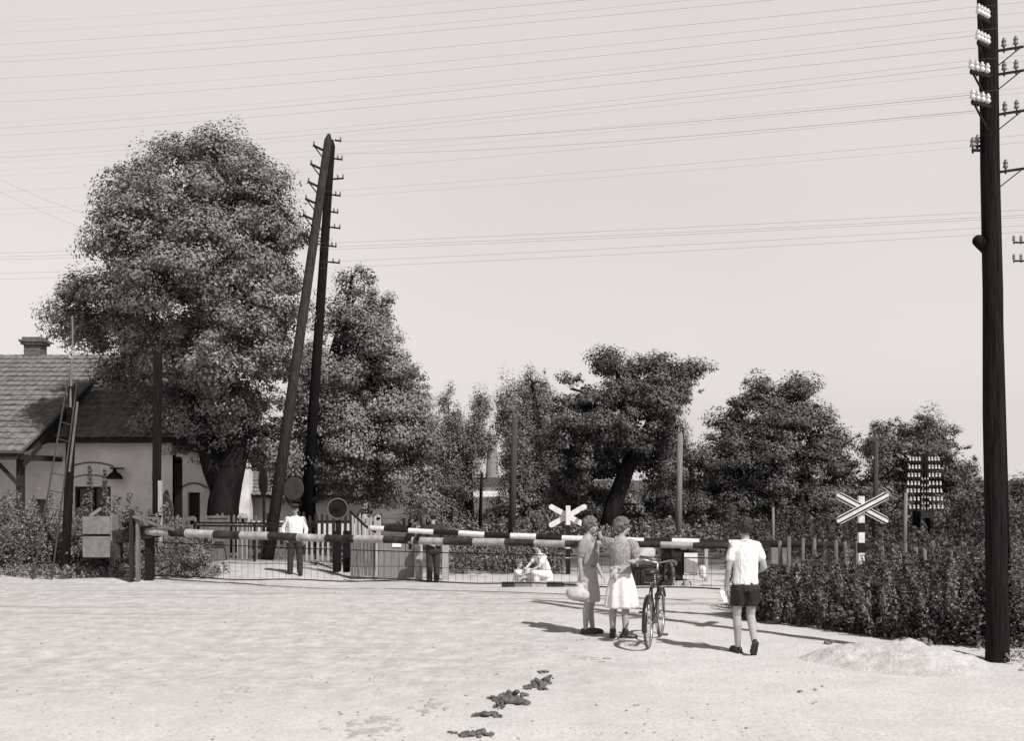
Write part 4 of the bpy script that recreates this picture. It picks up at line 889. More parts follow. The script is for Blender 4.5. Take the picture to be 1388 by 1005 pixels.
# row of rough stakes along the thicket
row = thing('stake_fence', (X(1105, 23.5), 23.5, .1), 'row of rough pale stakes with a dark rail rising from the weeds behind the thicket', 'fence')
for px, pt, pw in ((1058, 735, 6), (1069, 729, 6), (1088, 731, 5), (1103, 731, 6), (1118, 733, 6), (1133, 734, 6), (1147, 736, 5.5), (1159, 736, 5), (1196, 742, 5), (1212, 741, 6), (1227, 738, 6), (1241, 744, 6), (1254, 745, 6), (1271, 746, 7), (1289, 748, 6), (1305, 754, 5), (1322, 757, 5), (1379, 757, 5)):
    d = 22.6 + random.uniform(-.5, .5); x = X(px, d); k = d / FP; g = Geo(); l = random.uniform(-.03, .03)
    g.tube([(x - l, d, -.2), (x, d, .5), (x + l, d, Z(pt, d)), (x + l, d, Z(pt, d) + .02)], [pw * k * .5, pw * k * .5, pw * k * .46, pw * k * .3], 8); part('stake', g, M_wood, row, smooth=True)
g = Geo(); g.tube([(X(1045, 23.4), 23.4, Z(738, 23.4)), (X(1200, 23.4), 23.4, Z(741, 23.4)), (X(1330, 23.4), 23.4, Z(752, 23.4))], .075, 10); part('rail', g, M_woodd, row, smooth=True)
# ------------------------------------------------------------------ people
def rotz(a): return Matrix.Rotation(a, 3, 'Z')
def head(g, c, yaw=0.0, nod=0.0, s=1.0, hairless=True):
    """skull, jaw, nose and ears round the head centre c, facing +y turned by yaw (to the left when positive)"""
    R = rotz(yaw) @ Matrix.Rotation(-nod, 3, 'X'); c = V(c)
    q = lambda x, y, z: c + R @ (V((x, y, z)) * s)
    g.ell(q(0, -.012, .022), (.073 * s, .092 * s, .088 * s), R, 16, 12)
    g.ell(q(0, .030, -.045), (.056 * s, .062 * s, .066 * s), R, 14, 10)
    g.ell(q(0, .062, -.088), (.026 * s, .024 * s, .020 * s), R, 10, 8)
    g.cap(q(0, .086, .012), .009 * s, q(0, .108, -.026), .014 * s, 8)
    g.ell(q(0, .086, .030), (.050 * s, .016 * s, .012 * s), R, 10, 6)
    for sx in (-1, 1):
        g.ell(q(sx * .076, -.008, -.012), (.010 * s, .020 * s, .032 * s), R, 8, 8); g.ell(q(sx * .040, .070, -.028), (.022 * s, .020 * s, .018 * s), R, 8, 6)
    g.ell(q(0, .090, -.055), (.024 * s, .012 * s, .010 * s), R, 8, 6)
    return q, R
def face(parent, q, R, s=1.0):
    for sx in (-1, 1):
        g = Geo(); g.ell(q(sx * .032, .086, .010), (.013 * s, .007 * s, .007 * s), R, 8, 6); part('eye', g, M_black, parent, smooth=True)
    g = Geo()
    for sx in (-1, 1): g.ell(q(sx * .033, .093, .030), (.020 * s, .006 * s, .004 * s), R, 8, 6)
    part('eyebrow', g, M_hairl, parent, smooth=True)
    g = Geo(); g.ell(q(0, .101, -.056), (.023 * s, .006 * s, .006 * s), R, 10, 6); part('mouth', g, mat('lips', .14, .5, .1, 9), parent, smooth=True)
def hand(g, w, d, side, curl, s=1.0, bend=.5, thumb=1.0):
    """palm and five fingers from wrist w along d; side points to the thumb, curl where the fingers close"""
    w, d, side, curl = V(w), V(d).normalized(), V(side).normalized(), V(curl).normalized()
    R = Matrix((side, d, curl)).transposed()
    g.ell(w + d * .048 * s, (.040 * s, .054 * s, .017 * s), R, 12, 8); g.cap(w - d * .02 * s, .024 * s, w + d * .03 * s, .026 * s, 10)
    for i, L in enumerate((.072, .080, .074, .058)):
        b = w + d * (.088 - .004 * abs(i - 1.2)) * s + side * (.033 - .022 * i) * s; dd = (d + side * (.10 - .07 * i)).normalized(); p0 = b; ang = bend * (.7 + .12 * i)
        for j, f in enumerate((.42, .32, .26)):
            a = ang * (j + .6); v = dd * math.cos(a) + curl * math.sin(a); p1 = p0 + v * L * f * s; g.cap(p0, (.0092 - .0008 * j) * s, p1, (.0086 - .0008 * j) * s, 8); p0 = p1
    t0 = w + d * .028 * s + side * .030 * s; t1 = t0 + (d * .6 + side * .75 * thumb + curl * .25) .normalized() * .038 * s; t2 = t1 + (d * .85 + side * .25 + curl * .45).normalized() * .032 * s
    g.cap(t0, .014 * s, t1, .011 * s, 8); g.cap(t1, .011 * s, t2, .009 * s, 8)
def limb(g, pts, rads, n=12):
    for i in range(len(pts) - 1): g.cap(pts[i], rads[i], pts[i + 1], rads[i + 1], n)
def torso(g, s=1.0, z0=.86, lean=(0, 0), w=1.0, shoulder=.155):
    g.loft([(0, 0, z0, .05, .05), (0, 0, z0 + .02, .145 * w, .105), (0, -.01, z0 + .10, .160 * w, .115), (0, -.005, z0 + .22, .130 * w, .095), (lean[0] * .5, .0 + lean[1] * .5, z0 + .36, .150 * w, .105), (lean[0], lean[1], z0 + .48, .150 * w, .10), (lean[0], lean[1] - .01, z0 + .56, .10, .07), (lean[0], lean[1] - .01, z0 + .60, .05, .05)], 20)
def foot(g, a, d, s=1.0, pitch=0.0):                         # bare foot / shoe volume from the ankle a, toes along d
    d = V(d).normalized(); side = d.cross(V((0, 0, 1))).normalized(); up = side.cross(d); R = Matrix((side, d, up)).transposed(); a = V(a)
    return [((a + d * .055 - up * .045), (.042 * s, .13 * s, .036 * s), R), ((a + d * .10 - up * .055), (.048 * s, .085 * s, .026 * s), R), ((a - d * .035 - up * .045), (.036 * s, .050 * s, .04 * s), R)]
def shoe(parent, a, d, m, s=1.08, strap=True, up=0):
    g = Geo(); d = V(d).normalized(); side = d.cross(V((0, 0, 1))).normalized(); upv = side.cross(d)
    for c, r, R in foot(g, a, d, s): g.ell(c, r, R, 12, 8)
    g.box(V(a) + d * .045 - upv * .082, (.082, .25, .016), Matrix((side, d, upv)).transposed())
    if up: g.cap(V(a) - upv * .01, .046, V(a) + upv * up, .048, 12)
    return part('shoe', blob(g, .007, 2, 'shoe', m), None, parent, local=True)
def mk(name, loc, heading, label):
    a = math.atan2(heading[1], heading[0]) - PI / 2
    return thing(name, loc, label, 'person', None, a)
def body(parent, g, vox, m=None, name='body'):
    me = blob(g, vox, 3, name, m or M_skin); return part(name, me, None, parent, local=True)
def cloth(parent, name, g, m, vox=.010, it=3): return part(name, blob(g, vox, it, name, m), None, parent, local=True)
class LP:                                                     # run the face() helper in the person's own space
    pass
def lpart(name, g, m, parent, smooth=True): return part(name, mesh_from(name, g, m, smooth), None, parent, local=True)
def lface(parent, q, R, s=1.0, brow=None):
    for sx in (-1, 1):
        g = Geo(); g.ell(q(sx * .032, .087, .010), (.013 * s, .008 * s, .007 * s), R, 8, 6); lpart('eye', g, M_black, parent)
    g = Geo()
    for sx in (-1, 1): g.ell(q(sx * .033, .094, .030), (.020 * s, .006 * s, .005 * s), R, 8, 6)
    lpart('eyebrow', g, brow or M_hairl, parent)
    g = Geo(); g.ell(q(0, .101, -.056), (.022 * s, .006 * s, .006 * s), R, 10, 6); lpart('mouth', g, mat('lips', .14, .5, .1, 9), parent)
def hair(parent, q, R, m, s=1.0, lumps=60, back=-.06, low=-.06, vol=1.0, seed=1, curl=.022, front=.05):
    rr = random.Random(seed); g = Geo()
    g.ell(q(0, -.022, .034), (.086 * s * vol, .096 * s * vol, .088 * s * vol), R, 18, 12)
    n = 0
    while n < lumps:
        u = V((rr.gauss(0, 1), rr.gauss(0, 1), rr.gauss(0, 1))).normalized()
        p = V((u.x * .086 * vol, u.y * .100 * vol - .02, u.z * .098 * vol + .028))
        if p.z < low or (p.y > front - .0 and p.z < .072) or (p.y > .0 and p.z < .02): continue
        r = curl * rr.uniform(.7, 1.25); g.ell(q(p.x, p.y, p.z), (r * s, r * s, r * s * 1.15), R, 8, 6); n += 1
    return part('hair', blob(g, .007, 1, 'hair', m), None, parent, local=True)

# --- walking man in white shirt and dark shorts, back to the camera
k0 = onground(1010, 886); mw = mk('person', (k0.x, k0.y, k0.z), (-.06, 1), 'man seen from behind walking in white shirt and dark shorts, paper in his left hand')
g = Geo(); torso(g, z0=.84, w=.93); g.cap((0, -.012, 1.38), .058, (0, .0, 1.52), .052, 14)
q, R = head(g, (0, .022, 1.605), .10, .10)
LSh, LEl, LWr = V((-.168, -.01, 1.375)), V((-.225, -.03, 1.09)), V((-.235, .05, .85)); RSh, REl, RWr = V((.168, -.01, 1.375)), V((.235, -.05, 1.11)), V((.20, .16, 1.03))
limb(g, [LSh, LEl, LWr], [.052, .040, .027]); limb(g, [RSh, REl, RWr], [.052, .041, .027]); hand(g, LWr, (-.03, .10, -1), (0.15, 1, .1), (1, .1, 0), bend=.75); hand(g, RWr, (-.2, 1, .1), (-.3, 0, 1), (-1, 0, -.2), bend=.6)
LH, LK, LA = V((-.085, 0, .86)), V((-.085, .09, .475)), V((-.075, .075, .085)); RH, RK, RA = V((.085, 0, .86)), V((.088, .055, .475)), V((.075, -.15, .165))
limb(g, [LH, LK, LK + (LA - LK) * .3 + V((0, -.02, 0)), LA], [.082, .056, .058, .036]); limb(g, [RH, RK, RK + (RA - RK) * .3 + V((0, -.02, 0)), RA], [.082, .056, .058, .036])
for a, d in ((LA, (-.25, 1, 0)), (RA, (.05, .62, -.78))):
    for c, r, RR in foot(g, a, d): g.ell(c, r, RR, 10, 8)
body(mw, g, .0062, M_skint)
hair(mw, q, R, M_haird, lumps=90, low=-.055, seed=3, vol=1.03)
g = Geo(); g.loft([(0, 0, .885, .165, .122), (0, 0, .91, .174, .128), (0, -.004, .97, .162, .120), (.004, -.006, 1.08, .160, .118), (0, -.006, 1.2, .168, .122), (0, -.006, 1.31, .172, .116), (0, -.008, 1.39, .140, .09), (0, -.01, 1.44, .078, .07)], 30, ripple=lambda i, a: 1 + (.030 * math.sin(7 * a + i) + .02 * math.sin(11 * a)) * (1.0 if i < 3 else .35))
g.cap(LSh + V((.018, 0, -.005)), .060, LSh.lerp(LEl, .30), .057, 16); g.cap(LSh.lerp(LEl, .30), .057, LSh.lerp(LEl, .52), .060, 16); g.cap(RSh + V((-.018, 0, -.005)), .060, RSh.lerp(REl, .30), .057, 16); g.cap(RSh.lerp(REl, .30), .057, RSh.lerp(REl, .52), .060, 16); g.cap((-.05, -.01, 1.415), .052, LSh + V((.02, 0, .005)), .064, 12); g.cap((.05, -.01, 1.415), .052, RSh + V((-.02, 0, .005)), .064, 12)
g.ringt((0, -.012, 1.445), .062, .017, (0, .25, 1), 24, 8); g.box((-.05, .02, 1.44), (.06, .09, .02), Matrix.Rotation(.5, 3, 'Y')); g.box((.05, .02, 1.44), (.06, .09, .02), Matrix.Rotation(-.5, 3, 'Y'))
cloth(mw, 'shirt', g, M_shirt, .008, 2)
g = Geo(); g.loft([(0, 0, .80, .165, .125), (0, 0, .86, .172, .130), (0, 0, .92, .160, .118)], 26)
for H_, K_, sx in ((LH, LK, -1), (RH, RK, 1)):
    e = H_.lerp(K_, .66); g.loft([(e.x, e.y, e.z, .088, .095), (e.x, e.y * .9, e.z + .03, .096, .104), (H_.x, .01, .74, .098, .112), (H_.x * .95, 0, .84, .095, .122)], 20, ripple=lambda i, a: 1 + .03 * math.sin(5 * a + i * 2))
cloth(mw, 'shorts', g, M_short, .008, 2)
g = Geo(); g.loft([(0, 0, .896, .170, .124), (0, 0, .922, .170, .124)], 26); lpart('belt', g, M_leather, mw)
shoe(mw, LA, (-.25, 1, 0), M_leather); shoe(mw, RA, (.05, .62, -.78), M_leather)
g = Geo(); c = LWr + V((-.045, -.02, -.10)); g.add([c + V((-.05, -.03, .05)), c + V((.03, .02, .045)), c + V((.09, .02, -.10)), c + V((.0, -.05, -.095)), c + V((-.05, -.033, .054)), c + V((.03, .017, .049)), c + V((.09, .017, -.096)), c + V((.0, -.053, -.091))], [(0, 1, 2, 3), (7, 6, 5, 4), (0, 4, 5, 1), (1, 5, 6, 2), (2, 6, 7, 3), (3, 7, 4, 0)])
g2 = Geo(); M4 = WM[mw.name]; g2.add([M4 @ V(p) for p in g.v], g.f); solo('folded_paper', g2, M_paper, 'folded white paper in the hand of the walking man in shorts', 'paper')

# --- woman in blouse and plain skirt, facing right, holding a pale bundle
k1 = onground(798, 859); w1 = mk('person', (k1.x, k1.y, k1.z), (.88, -.47), 'fair-haired woman in pale puff-sleeved blouse and straight skirt, facing right, bundle in hand')
g = Geo(); torso(g, z0=.84, w=.92); g.cap((0, -.01, 1.36), .046, (0, .01, 1.49), .044, 14)
q, R = head(g, (0, .03, 1.565), -.15 + .25, .12, .97)
RSh, REl, RWr = V((.165, -.01, 1.33)), V((.20, -.05, 1.06)), V((.185, -.03, .82)); LSh, LEl, LWr = V((-.165, -.01, 1.33)), V((-.20, .0, 1.06)), V((-.16, .12, .86))
limb(g, [RSh, REl, RWr], [.045, .036, .024]); limb(g, [LSh, LEl, LWr], [.045, .036, .024]); hand(g, RWr, (0, -.05, -1), (-.2, 1, 0), (-1, 0, -.1), .95, 1.0); hand(g, LWr, (.2, .6, -.6), (1, 0, .3), (.3, -.3, -.8), .95, .5)
LA, RA = V((-.07, .03, .085)), V((.065, -.02, .085))
for sx, A in ((-1, LA), (1, RA)): limb(g, [V((sx * .08, 0, .84)), V((sx * .07, .02, .46)), V((sx * .07, -.01, .33)), A], [.08, .052, .054, .033])
for A in (LA, RA):
    for c, r, RR in foot(g, A, (.05, 1, 0), .92): g.ell(c, r, RR, 10, 8)
body(w1, g, .0062, M_skint)
lface(w1, q, R, .97); hair(w1, q, R, M_hairl, .97, lumps=110, low=-.075, seed=5, vol=1.10, curl=.02, front=.045)
g = Geo(); fold = lambda i, a: 1 + .035 * math.sin(6 * a + i * .9) * (1 if i < 4 else .4)
g.loft([(0, 0, .985, .125, .100), (0, 0, 1.01, .150, .122), (0, .01, 1.07, .155, .128), (0, .018, 1.17, .152, .128), (0, .02, 1.26, .158, .130), (0, 0, 1.34, .150, .095), (0, -.01, 1.39, .075, .062)], 28, ripple=fold)
for S, E in ((RSh, REl), (LSh, LEl)):
    g.cap(S.lerp(V((0, 0, 1.36)), .25), .060, S.lerp(E, .12), .068, 16); g.cap(S.lerp(E, .12), .068, S.lerp(E, .50), .074, 16); g.cap(S.lerp(E, .50), .074, S.lerp(E, .66), .060, 16)
g.box((-.045, .085, 1.37), (.05, .03, .07), Matrix.Rotation(.5, 3, 'Y')); g.box((.045, .085, 1.37), (.05, .03, .07), Matrix.Rotation(-.5, 3, 'Y'))
cloth(w1, 'blouse', g, M_blouse, .009, 2)
g = Geo(); g.loft([(0, .01, .46, .06, .06), (0, .01, .462, .172, .150), (0, .01, .50, .185, .160), (0, 0, .66, .182, .152), (0, -.01, .80, .175, .138), (0, -.005, .92, .142, .115), (0, 0, 1.0, .112, .092)], 32, ripple=lambda i, a: 1 + .028 * math.sin(8 * a + .6 * i) * (1 if i < 4 else .2))
cloth(w1, 'skirt', g, M_skirt, .009, 2)
g = Geo(); g.loft([(0, 0, .975, .126, .104), (0, 0, 1.01, .126, .104)], 26); lpart('belt', g, M_leather, w1)
for A in (LA, RA): shoe(w1, A, (.05, 1, 0), M_brownl, 1.0)
# bundle in her hand: gathered headscarf knotted round something soft
M4 = WM[w1.name]; hp = M4 @ (RWr + V((0, 0, -.12))); g = Geo(); c = hp + V((-.06, -.04, -.11))
g.ell(c, (.165, .11, .105), None, 18, 12, jit=.03); g.ell(c + V((-.09, 0, .02)), (.08, .08, .075), None, 12, 8); g.ell(c + V((.08, -.01, -.02)), (.10, .08, .085), None, 12, 8); g.cap(c + V((.04, .02, .07)), .06, hp + V((0, 0, .0)), .024, 10); g.ell(hp + V((.03, -.01, .02)), (.05, .02, .035)); g.ell(hp + V((-.035, .01, .025)), (.05, .02, .03))
me = blob(g, .010, 2, 'cloth_bundle', M_canvas)
bo = bpy.data.objects.new('cloth_bundle', me); C.objects.link(bo); me.transform(Matrix.Translation(-c)); bo.location = c; setp(bo, 'pale knotted cloth bundle hanging from the hand of the woman at left', 'bundle')

# --- bicycle
rw, fw = onground(879, 880), onground(893.5, 866); bd = (fw - rw); bd.z = 0; bd.normalize(); fw = rw + bd * 1.12
bz = math.atan2(bd.y, bd.x) - PI / 2
bk = thing('bicycle', rw, 'black roadster bicycle with sprung saddle seen from its rear wheel, held by the woman', 'bicycle', None, bz)
def bp_(name, g, m, parent=bk, smooth=True): return part(name, mesh_from(name, g, m, smooth), None, parent, local=True)
WR, WB = .345, 1.12; tilt = 0.0
for nm, y in (('rear', 0.0), ('front', WB)):
    g = Geo(); g.ringt((0, y, WR), WR - .018, .019, (1, 0, 0), 56, 10); wl = bp_('wheel', g, M_rubber)
    g = Geo(); g.ringt((0, y, WR), WR - .042, .012, (1, 0, 0), 56, 8); bp_('rim', g, M_chrome, wl)
    g = Geo(); g.tube([(-.05, y, WR), (.05, y, WR)], .022 if nm == 'rear' else .017, 12); bp_('hub', g, M_chrome, wl)
    g = Geo()
    for i in range(32):
        a = 2 * PI * i / 32; g.tube([((-1) ** i * .032, y, WR), (0, y + math.cos(a) * (WR - .045), WR + math.sin(a) * (WR - .045))], .0014, 4)
    bp_('spokes', g, M_chrome, wl)
    g = Geo(); a0, a1 = (-.35, 2.75) if nm == 'rear' else (.30, 2.55)
    n = 22; vs, fs = [], []
    for i in range(n + 1):
        a = (-.25 + (a1 - a0) * i / n) if nm == 'rear' else (.55 + 1.9 * i / n)
        a = a if nm == 'front' else PI - a
        for sx, rr in ((-.034, .012), (-.02, .024), (0, .028), (.02, .024), (.034, .012)): vs.append((sx, y + math.cos(a) * (WR + rr), WR + math.sin(a) * (WR + rr)))
    for i in range(n):
        for j in range(4): fs.append((i * 5 + j, i * 5 + j + 1, (i + 1) * 5 + j + 1, (i + 1) * 5 + j))
    g.add(vs, fs); mo = bp_('mudguard', g, M_enamel); md = mo.modifiers.new('s', 'SOLIDIFY'); md.thickness = .003
BB, ST, HT, HB = V((0, .43, .28)), V((0, .25, .80)), V((0, .84, .86)), V((0, .89, .68))
g = Geo()
g.tube([BB, ST], .0155, 10); g.tube([ST - V((0, -.01, .04)), HT - V((0, 0, .03))], .015, 10); g.tube([BB, HB], .0165, 10); g.tube([HB - V((0, -.01, .04)), HT + V((0, -.01, .03))], .019, 10)
for sx in (-1, 1):
    g.tube([(sx * .035, .40, .29), (sx * .055, 0, WR)], .009, 8); g.tube([(sx * .012, .25, .79), (sx * .055, 0, WR)], .008, 8)
    g.tube([HB + V((sx * .035, .005, -.04)), HB + V((sx * .05, .05, -.08)), (sx * .05, WB - .06, WR + .04), (sx * .048, WB, WR)], .010, 8)
bp_('frame', g, M_enamel)
g = Geo(); g.tube([ST, ST + V((0, -.045, .16))], .013, 10); bp_('seat_post', g, M_chrome)
sd = ST + V((0, -.06, .21)); g = Geo()
g.loft([(0, sd.y - .01, sd.z - .05, .10, .125), (0, sd.y - .01, sd.z - .01, .112, .135), (0, sd.y - .01, sd.z + .018, .10, .12), (0, sd.y - .01, sd.z + .03, .06, .08)], 18); g.cap(sd + V((0, .06, -.005)), .05, sd + V((0, .17, -.005)), .026, 12)
me = blob(g, .009, 2, 'saddle', M_leather); sdl = part('saddle', me, None, bk, local=True)
g = Geo()
for sx in (-1, 1):
    pts = [(sx * .06 + .020 * math.cos(t * .9), sd.y - .08 + .020 * math.sin(t * .9), sd.z - .14 + t * .0035) for t in range(30)]; g.tube(pts, .005, 6)
g.tube([(-.075, sd.y - .08, sd.z - .145), (.075, sd.y - .08, sd.z - .145), (.03, sd.y + .1, sd.z - .10), (-.03, sd.y + .1, sd.z - .10), (-.075, sd.y - .08, sd.z - .145)], .006, 6); bp_('springs', g, M_chrome, sdl)
g = Geo(); g.box((0, sd.y - .15, sd.z - .09), (.14, .05, .08)); bp_('tool_bag', g, M_leather, sdl, False)
g = Geo(); stem = V((0, .80, 1.0)); g.tube([HT, stem + V((0, .0, .06))], .013, 10); st = stem + V((0, .04, .07)); g.tube([stem + V((0, 0, .06)), st], .012, 8)
for sx in (-1, 1): g.tube([st, st + V((sx * .10, .035, .02)), st + V((sx * .20, .0, .045)), st + V((sx * .265, -.09, .03)), st + V((sx * .275, -.20, .0))], .0115, 10)
hbr = bp_('handlebar', g, M_chrome)
for sx in (-1, 1): g = Geo(); g.tube([st + V((sx * .270, -.12, .022)), st + V((sx * .277, -.215, -.004))], .017, 10); bp_('grip', g, M_rubber, hbr)
g = Geo(); g.tube([st + V((.2, .02, .03)), st + V((.26, -.12, .0))], .005, 6); bp_('brake_lever', g, M_chrome, hbr)
g = Geo(); g.disc((.045, .43, .28), .09, .006, (1, 0, 0), 24); g.disc((.03, 0, WR), .035, .006, (1, 0, 0), 16); bp_('chainwheel', g, M_chrome, smooth=False)
g = Geo(); g.beam((.045, .21, .36), (.045, .5, .33), .012, .10); g.beam((.045, .0, .36), (.045, .25, .36), .012, .06); bp_('chain_guard', g, M_enamel, smooth=False)
for sx, a in ((1, -1.15), (-1, 2.0)):
    e = V((sx * .085, .43 + .17 * math.cos(a), .28 + .17 * math.sin(a))); g = Geo(); g.tube([V((sx * .075, .43, .28)), e], .010, 8); cr = bp_('crank', g, M_chrome)
    g = Geo(); g.tube([e, e + V((sx * .10, 0, 0))], .007, 8)
    for dy in (-.035, .035): g.box(e + V((sx * .058, dy, 0)), (.085, .022, .022))
    bp_('pedal', g, M_rubber, cr, False)
g = Geo(); g.ell((0, -.05, .60), (.022, .018, .022)); g.tube([(0, -.02, .60), (0, -.04, .60)], .012, 8); bp_('rear_lamp', g, M_enamel)
g = Geo(); hl = V((0, .93, .86)); g.ell(hl, (.045, .055, .045)); g.tube([hl + V((0, .03, 0)), hl + V((0, .06, 0))], .046, 14); g.tube([hl, HT], .008, 6); bp_('headlight', g, M_enamel)

# --- woman in printed dress, back to the camera, one hand on the bicycle
k2 = onground(842, 866); w2 = mk('person', (k2.x, k2.y, k2.z), (.22, .97), 'woman in light printed dress seen from behind, arm on her friend, hand on the bicycle')
M4i = WM[w2.name].inverted()
g = Geo(); torso(g, z0=.84, w=.94, lean=(0, .02)); g.cap((0, .0, 1.36), .048, (.01, .02, 1.49), .045, 14)
q, R = head(g, (.015, .04, 1.565), -1.05, .12, .97)
hb = WM[bk.name] @ (st + V((-.275, -.17, .01))); hbl = M4i @ hb
RSh, REl = V((.175, .0, 1.34)), V((.225, -.03, 1.085)); RWr = hbl + V((-.075, -.055, .02))
LSh = V((-.165, .02, 1.35)); fr = M4i @ (WM[w1.name] @ V((-.05, .12, 1.42))); fr2 = M4i @ (WM[w1.name] @ V((-.16, .02, 1.42))); LWr = fr2 + V((.07, -.02, .03)); LEl = LSh.lerp(LWr, .5) + V((-.02, -.10, -.02))
if (RWr - REl).length > .30: REl = RWr + (REl - RWr).normalized() * .27; REl = REl.lerp(V((.24, .02, 1.10)), .4)
limb(g, [RSh, REl, RWr], [.046, .038, .025]); limb(g, [LSh, LEl, LWr], [.046, .036, .025])
hand(g, RWr, hbl - RWr, (-.5, .7, .2), (.2, .2, -1), .95, .95); hand(g, LWr, (fr2 - LWr).normalized() + V((-.2, 0, 0)), (0, 1, .2), (-.1, 0, -1), .95, .4)
LA, RA = V((-.115, -.02, .085)), V((.065, -.06, .085))
for sx, A in ((-1, LA), (1, RA)): limb(g, [V((sx * .085, 0, .84)), V((A.x * .9 + sx * .0, .01, .46)), V((A.x, -.035, .33)), A], [.08, .052, .055, .034])
dl_, dr_ = (-.25, 1, 0), (.85, .35, 0)
for A, dv in ((LA, dl_), (RA, dr_)):
    for c, r, RR in foot(g, A, dv, .92): g.ell(c, r, RR, 10, 8)
body(w2, g, .0062, M_skint)
lface(w2, q, R, .97); hair(w2, q, R, M_hairl, .97, lumps=130, low=-.085, seed=8, vol=1.13, curl=.021, front=.04)
g = Geo(); a = [q(math.cos(t) * .094, -.02 + math.sin(t) * .108, .035 + .045 * math.sin(t)) for t in [i * 2 * PI / 24 for i in range(25)]]; g.tube(a, .010, 6, cap=False); lpart('hair_band', g, M_leather, w2)
g = Geo(); fold = lambda i, a: 1 + .03 * math.sin(7 * a + i) * (.5 if i > 2 else 1)
g.loft([(0, 0, .99, .116, .095), (0, 0, 1.04, .130, .105), (0, .0, 1.16, .152, .115), (0, .01, 1.27, .168, .118), (0, .015, 1.34, .158, .095), (0, .005, 1.395, .072, .062)], 28, ripple=fold)
for S, E in ((RSh, REl), (LSh, LEl)): g.cap(S.lerp(V((0, 0, 1.37)), .25), .060, S.lerp(E, .12), .068, 16); g.cap(S.lerp(E, .12), .068, S.lerp(E, .48), .074, 16); g.cap(S.lerp(E, .48), .074, S.lerp(E, .64), .060, 16)
cloth(w2, 'bodice', g, M_dress, .009, 2)
g = Geo(); g.loft([(0, 0, .43, .07, .07), (0, 0, .432, .225, .185), (0, 0, .46, .235, .195), (0, 0, .62, .218, .178), (0, 0, .78, .186, .148), (0, 0, .92, .146, .118), (0, 0, 1.0, .116, .096)], 44, ripple=lambda i, a: 1 + (.075 if i < 4 else .045 if i == 4 else .015) * math.sin(9 * a + .25 * i) + .02 * math.sin(5 * a))
cloth(w2, 'skirt', g, mat('light_cotton_skirt', .66, .9, .08, 26, .4, 12), .008, 1)
g = Geo(); g.loft([(0, 0, .985, .122, .102), (0, 0, 1.02, .122, .102)], 24)
g.ell((-.05, -.115, 1.0), (.045, .022, .028)); g.ell((.0, -.12, .995), (.018, .018, .02)); g.ell((-.10, -.10, .985), (.05, .02, .032)); g.tube([(-.05, -.12, .99), (-.07, -.135, .90), (-.06, -.15, .82)], [.02, .022, .014], 8); g.tube([(-.06, -.12, .99), (-.11, -.13, .91), (-.12, -.15, .85)], [.02, .022, .014], 8); lpart('sash', g, M_skirt, w2)
for A, dv in ((LA, dl_), (RA, dr_)): shoe(w2, A, dv, M_leather, 1.0, up=.035)

# --- man with a cap and white shirt beyond the near boom, facing the camera
kk = V((X(400, 27.3), 27.3, 0)); kk.z = ground_z(kk.x, kk.y)
m2 = mk('person', kk, (.05, -1), 'man in peaked cap, white shirt and dark trousers standing behind the near boom')
g = Geo(); torso(g, z0=.86, w=1.12); g.cap((0, -.01, 1.40), .058, (0, .0, 1.53), .054, 14); q, R = head(g, (0, .02, 1.61), .1, .12)
RSh, REl, RWr = V((.205, 0, 1.39)), V((.31, -.06, 1.13)), V((.235, .05, .93)); LSh, LEl, LWr = V((-.205, 0, 1.39)), V((-.27, -.02, 1.12)), V((-.25, .08, .88))
limb(g, [RSh, REl, RWr], [.052, .042, .028]); limb(g, [LSh, LEl, LWr], [.052, .042, .028]); hand(g, RWr, (-.3, .3, -.8), (-.3, 1, 0), (-1, 0, 0), 1, .5); hand(g, LWr, (0, .1, -1), (.2, 1, 0), (1, 0, 0), 1, .5)
body(m2, g, .008, M_skint); lface(m2, q, R, 1, M_haird)
g = Geo(); g.ell(q(0, -.02, .025), (.081, .088, .075), R, 14, 10); part('hair', blob(g, .01, 1, 'hair', M_haird), None, m2, local=True)
g = Geo(); g.loft([q(0, 0, .055).to_tuple() + (.088, .102), q(0, 0, .09).to_tuple() + (.09, .105), q(0, 0, .105).to_tuple() + (.115, .13), q(0, -.01, .135).to_tuple() + (.10, .115), q(0, -.01, .145).to_tuple() + (.05, .06)], 22); g.loft([q(0, .095, .052).to_tuple() + (.065, .055), q(0, .095, .062).to_tuple() + (.062, .05)], 18); lpart('cap', g, M_unif, m2)
g = Geo(); g.loft([(0, 0, .93, .175, .13), (0, 0, 1.0, .188, .14), (0, 0, 1.15, .190, .135), (0, 0, 1.31, .205, .128), (0, -.005, 1.41, .165, .095), (0, -.01, 1.46, .075, .068)], 28, ripple=lambda i, a: 1 + .025 * math.sin(6 * a + i))
for S, E, W_ in ((RSh, REl, RWr), (LSh, LEl, LWr)): g.cap(S.lerp(V((0, 0, 1.39)), .12), .058, E, .050, 14); g.cap(E, .050, E.lerp(W_, .8), .040, 12)
cloth(m2, 'shirt', g, M_shirt, .010, 2)
g = Geo(); g.loft([(0, 0, .80, .16, .125), (0, 0, .88, .172, .132), (0, 0, .96, .165, .125)], 24)
for sx in (-1, 1): g.loft([(sx * .12, .02, .05, .070, .085), (sx * .12, .01, .12, .072, .082), (sx * .11, .01, .48, .080, .088), (sx * .088, 0, .72, .095, .112), (sx * .08, 0, .86, .09, .12)], 18, ripple=lambda i, a: 1 + .03 * math.sin(4 * a + i * 2))
cloth(m2, 'trousers', g, M_unif, .010, 2)
for sx in (-1, 1): shoe(m2, (sx * .125, .02, .085), (sx * .3, 1, 0), M_leather)

